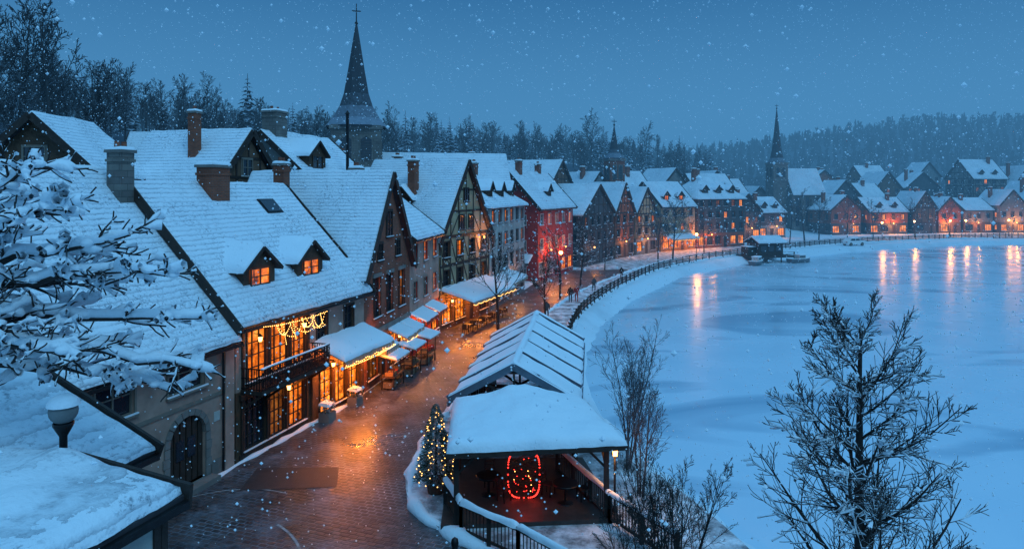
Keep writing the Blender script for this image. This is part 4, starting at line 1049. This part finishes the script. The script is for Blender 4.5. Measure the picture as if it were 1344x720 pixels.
for Yc in np.arange(235,560,8.0):
    xx=np.arange(-40,Yc*.82+20,5.0+Yc*.004); pts.append(np.stack([xx+rg.uniform(-3,3,xx.shape),np.full(xx.shape,Yc)+rg.uniform(-4,4,xx.shape)],1))
pts=np.concatenate(pts); D2=sdist(pts[:,0],pts[:,1]); H2=hgt(pts[:,0],pts[:,1]); ok=(D2>105)
off=0; Vs=[];Fs=[]
for (x,y),h in zip(pts[ok],H2[ok]):
    v,f=LT[rg.integers(9)]; s_=rg.uniform(.6,1.15); a=rg.uniform(0,6.28); c,s2=math.cos(a)*s_,math.sin(a)*s_
    w=np.stack([v[:,0]*c-v[:,1]*s2+x,v[:,0]*s2+v[:,1]*c+y,v[:,2]*s_+h-1],1); Vs.append(w); Fs+= [tuple(k+off for k in q) for q in f]; off+=len(w)
Vs=np.concatenate(Vs); me=bpy.data.meshes.new('distant_forest'); me.from_pydata(Vs.tolist(),[],Fs); me.materials.append(MAT['far_wood_hazed'])
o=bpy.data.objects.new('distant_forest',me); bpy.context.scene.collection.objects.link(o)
# ------------------------------------------------------------ car, hut, boats, far lamps
def car(x,y,rz):
    e=empty('parked_car',(x,y,0),rz); m=MB(); w=MB(); g=MB(); s=MB()
    prof=[(-2.15,.35),(-2.2,.65),(-2.1,.9),(-1.75,.98),(-1.15,1.42),(-.2,1.5),(.55,1.42),(1.15,.98),(1.95,.86),(2.15,.68),(2.15,.35)]
    hw=.86
    def wd(z): return hw if z<1 else hw-.16
    for sg in (-1,1): m.face([(px,sg*wd(z),z) for px,z in prof],'car_paint')
    for (a,b) in zip(prof,prof[1:]+prof[:1]): m.face([(a[0],-wd(a[1]),a[1]),(b[0],-wd(b[1]),b[1]),(b[0],wd(b[1]),b[1]),(a[0],wd(a[1]),a[1])],'car_paint')
    for sg in (-1,1):
        g.face([(-1.5,sg*.85,1.02),(.95,sg*.85,1.02),(.5,sg*.74,1.38),(-1.1,sg*.74,1.38)],'glass_dark')
        m.box(-.3,sg*.84-.03,1.0,-.22,sg*.84+.03,1.4,'car_paint')
        for px in (-1.35,1.35):
            w.tube([V((px,sg*.68,.33)),V((px,sg*.9,.33))],[.33,.33],16,'rubber'); w.tube([V((px,sg*.9,.33)),V((px,sg*.92,.33))],[.18,.18],12,'trim')
        m.box(2.1,sg*.6-.15,.62,2.17,sg*.6+.15,.74,'trim_white'); m.box(-2.22,sg*.6-.15,.66,-2.16,sg*.6+.15,.8,'awning_red')
    g.face([(.62,-.66,1.4),(.62,.66,1.4),(1.12,.8,1.02),(1.12,-.8,1.02)],'glass_dark')
    s.snow((-1.2,-.68,1.45),(.6,-.68,1.45),(.6,.68,1.45),(-1.2,.68,1.45),.14,.3,'snow',True); s.snow((1.2,-.78,.96),(2.05,-.78,.86),(2.05,.78,.86),(1.2,.78,.96),.08,.3,'snow',True)
    mk('body',m,e); mk('wheels',w,e); mk('windows',g,e); mk('snow',s,e,True)
    e.scale=(1.12,1.12,1.12)
car(74.6,149.2,.3)
e=empty('lakeside_boathouse',(46.5,125.3,-.4),.3); m=MB(); s=MB()
m.box(-2.6,-1.6,.6,2.6,1.8,3.0,'timber'); m.box(-4.6,-2.8,.3,4.6,2.6,.6,'timber')
for x in (-4.2,-1.4,1.4,4.2): m.beam((x,-2.6,-1.6),(x,-2.6,1.3),.16,.16,'timber')
for z in (.9,1.25): m.beam((-4.4,-2.6,z),(4.4,-2.6,z),.07,.07,'timber')
for x in (-1.6,0,1.6): m.box(x-.6,-1.65,1.3,x+.6,-1.603,2.4,'glass_dark')
for sg in (-1,1):
    a=V((-3.1,sg*2.3,2.9));b=V((3.1,sg*2.3,2.9));c=V((3.1,0,4.0));d=V((-3.1,0,4.0)); m.hexa([p-Z*.15 for p in (a,b,c,d)]+[a,b,c,d],'roof_dark'); s.snow(a+Z*.01,b+Z*.01,c+Z*.01,d+Z*.01,.2,.6)
m.box(-4.3,-.8,.6,-2.8,1.2,2.2,'timber'); s.snow((-4.4,-1,2.2),(-2.7,-1,2.2),(-2.7,1.3,2.2),(-4.4,1.3,2.2),.15,.4,'snow',True)
mk('hut',m,e); mk('snow_roof',s,e,True)
def boat(x,y,rz,L_=5):
    e=empty('moored_boat',(x,y,-.98),rz); m=MB(); s=MB(); secs=[(-.5,.75,.75),(-.25,.95,.7),(.1,1,.7),(.35,.7,.8),(.5,.04,1.0)]
    R=[]
    for (t,w,h) in secs:
        x_=t*L_; W_=w*.95; R.append([V((x_,-W_,h)),V((x_,-W_*.75,.15)),V((x_,0,0)),V((x_,W_*.75,.15)),V((x_,W_,h))])
    for a,b in zip(R[:-1],R[1:]):
        for i in range(4): m.face([a[i],a[i+1],b[i+1],b[i]],'boat_hull')
    m.face(R[0],'boat_hull'); m.box(-.6,-.6,.6,.9,.6,1.35,'trim_white'); m.box(-.5,-.61,.95,.8,.61,1.2,'glass_dark')
    for a,b in zip(R[:-1],R[1:]): s.face([a[0],a[4],b[4],b[0]],'snow')
    s.snow((-.7,-.7,1.36),(1,-.7,1.36),(1,.7,1.36),(-.7,.7,1.36),.15,.3,'snow',True)
    mk('hull',m,e,False); mk('snow',s,e,True)
boat(52,123.5,.4); boat(42.8,119.6,.9,4.5)
def flamp(x,y,pw,h=4.2):
    e=empty('street_lamp',(x,y,0)); m=MB(); m.lathe((0,0,0),[(.14,0),(.1,.4),(.06,.6),(.05,h-.3),(.12,h-.2)],8,'iron'); g=MB(); g.sph((0,0,h),.22,'lamp_far',10,6); m.lathe((0,0,h+.2),[(.3,0),(.05,.15),(0,.15)],8,'iron')
    mk('post',m,e); mk('lamp_globe',g,e)
    l=bpy.data.lights.new('glow','POINT'); l.energy=pw; l.color=(1,.36,.08); l.shadow_soft_size=.3; o=bpy.data.objects.new('glow',l); bpy.context.scene.collection.objects.link(o); o.parent=e; o.location=(0,-.5,h-.1)
for x,y in ((33,122),(90,166),(102,173),(113,176),(118,177.5),(131,180)): flamp(x,y,550)
flamp(6.3,88,90,4)
def person(x,y,rz,coat,seed):
    me=bpy.data.meshes.new('body')
    vs=[(0,0,.95),(0,0,1.18),(0,.01,1.42),(0,0,1.52),(0,-.01,1.66),(.1,0,.9),(.12,-.08,.5),(.12,.06,.08),(.12,-.12,.04),(-.1,0,.9),(-.12,.14,.5),(-.12,.26,.1),(-.12,.12,.05),(.2,0,1.4),(.27,.04,1.12),(.26,-.08,.88),(-.2,0,1.4),(-.27,-.02,1.12),(-.26,-.12,.9)]
    es=[(0,1),(1,2),(2,3),(3,4),(0,5),(5,6),(6,7),(7,8),(0,9),(9,10),(10,11),(11,12),(2,13),(13,14),(14,15),(2,16),(16,17),(17,18)]
    rs=[.17,.17,.17,.07,.11,.11,.08,.055,.05,.11,.08,.055,.05,.085,.065,.045,.085,.065,.045]
    me.from_pydata(vs,es,[]); me.materials.append(MAT[coat]); o=bpy.data.objects.new('pedestrian',me); bpy.context.scene.collection.objects.link(o)
    md=o.modifiers.new('s','SKIN')
    for i,r in enumerate(rs): me.skin_vertices[0].data[i].radius=(r,r*.85)
    me.skin_vertices[0].data[0].use_root=True
    o.modifiers.new('b','SUBSURF').levels=1; o.location=(x,y,.14); o.rotation_euler=(0,0,rz)
for i,(x,y,r,c) in enumerate(((3.2,63,.2,'stone_dark'),(6.2,72.5,3,'timber'),(6.9,73,3,'awning_red'),(9.6,80,.3,'stone_dark'),(14.6,91,2.8,'timber'))): person(x,y,r,c,i)
# ------------------------------------------------------------ snowfall
rg=random.Random(2); mb=MB()
for i in range(22000):
    y=6+75*rg.random()**.8; x=rg.uniform(-.85,.85)*y; z=rg.uniform(.5,12+y*.32)
    q=rg.random(); mb.octa((x,y,z),rg.uniform(.010,.023)*(1+y*.016)*(2.4 if q<.03 else 1.6 if q<.1 else 1),'snow')
mk('snowfall',mb)
# ------------------------------------------------------------ mist (haze over the valley, its glow put in by emission, no scattering)
mm=bpy.data.materials.new('mist_glow'); mm.use_nodes=True; nt=mm.node_tree; nt.nodes.remove(nt.nodes['Principled BSDF'])
ab=nt.nodes.new('ShaderNodeVolumeAbsorption'); ab.inputs['Color'].default_value=(0,0,0,1); SG=.0017; ab.inputs['Density'].default_value=SG
em=nt.nodes.new('ShaderNodeEmission'); em.inputs['Color'].default_value=(.06,.235,.47,1); em.inputs['Strength'].default_value=SG
ad=nt.nodes.new('ShaderNodeAddShader'); L(nt,ab.outputs[0],ad.inputs[0]); L(nt,em.outputs[0],ad.inputs[1]); L(nt,ad.outputs[0],nt.nodes['Material Output'].inputs['Volume'])
MAT['mist_glow']=mm
mb=MB(); mb.box(-900,62,-6,900,1400,110,'mist_glow'); mk('mist_glow',mb)
# ------------------------------------------------------------ world, light, camera
w=bpy.data.worlds.new('World'); bpy.context.scene.world=w; w.use_nodes=True; nt=w.node_tree; bg=nt.nodes['Background']
sky=nt.nodes.new('ShaderNodeTexSky'); sky.sky_type='NISHITA'; sky.sun_disc=False; sky.sun_elevation=math.radians(-3); sky.sun_rotation=math.radians(150)
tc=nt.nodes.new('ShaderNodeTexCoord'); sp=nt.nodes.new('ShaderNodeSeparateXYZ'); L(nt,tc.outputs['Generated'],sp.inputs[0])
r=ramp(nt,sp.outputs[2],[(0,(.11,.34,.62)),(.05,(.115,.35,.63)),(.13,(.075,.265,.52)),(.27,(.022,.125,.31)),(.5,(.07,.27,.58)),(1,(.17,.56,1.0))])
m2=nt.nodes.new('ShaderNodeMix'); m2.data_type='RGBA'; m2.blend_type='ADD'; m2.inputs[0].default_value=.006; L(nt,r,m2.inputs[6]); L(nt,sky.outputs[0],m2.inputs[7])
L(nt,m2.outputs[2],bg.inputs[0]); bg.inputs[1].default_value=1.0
l=bpy.data.lights.new('sun','SUN'); l.energy=.85; l.angle=math.radians(25); l.color=(.34,.72,1); o=bpy.data.objects.new('sun',l); bpy.context.scene.collection.objects.link(o); o.rotation_euler=(math.radians(42),0,math.radians(35))
cam=bpy.data.cameras.new('camera'); cam.lens=24; cam.sensor_width=36; cam.shift_y=-110/1344; cam.clip_end=5000; cam.clip_start=.1
co=bpy.data.objects.new('camera',cam); bpy.context.scene.collection.objects.link(co); co.location=(0,0,12); co.rotation_euler=(math.radians(90),0,0); bpy.context.scene.camera=co
sc=bpy.context.scene; sc.view_settings.view_transform='Standard'; sc.view_settings.look='None'; sc.view_settings.exposure=0
print('forest',cnt,'far verts',len(Vs))
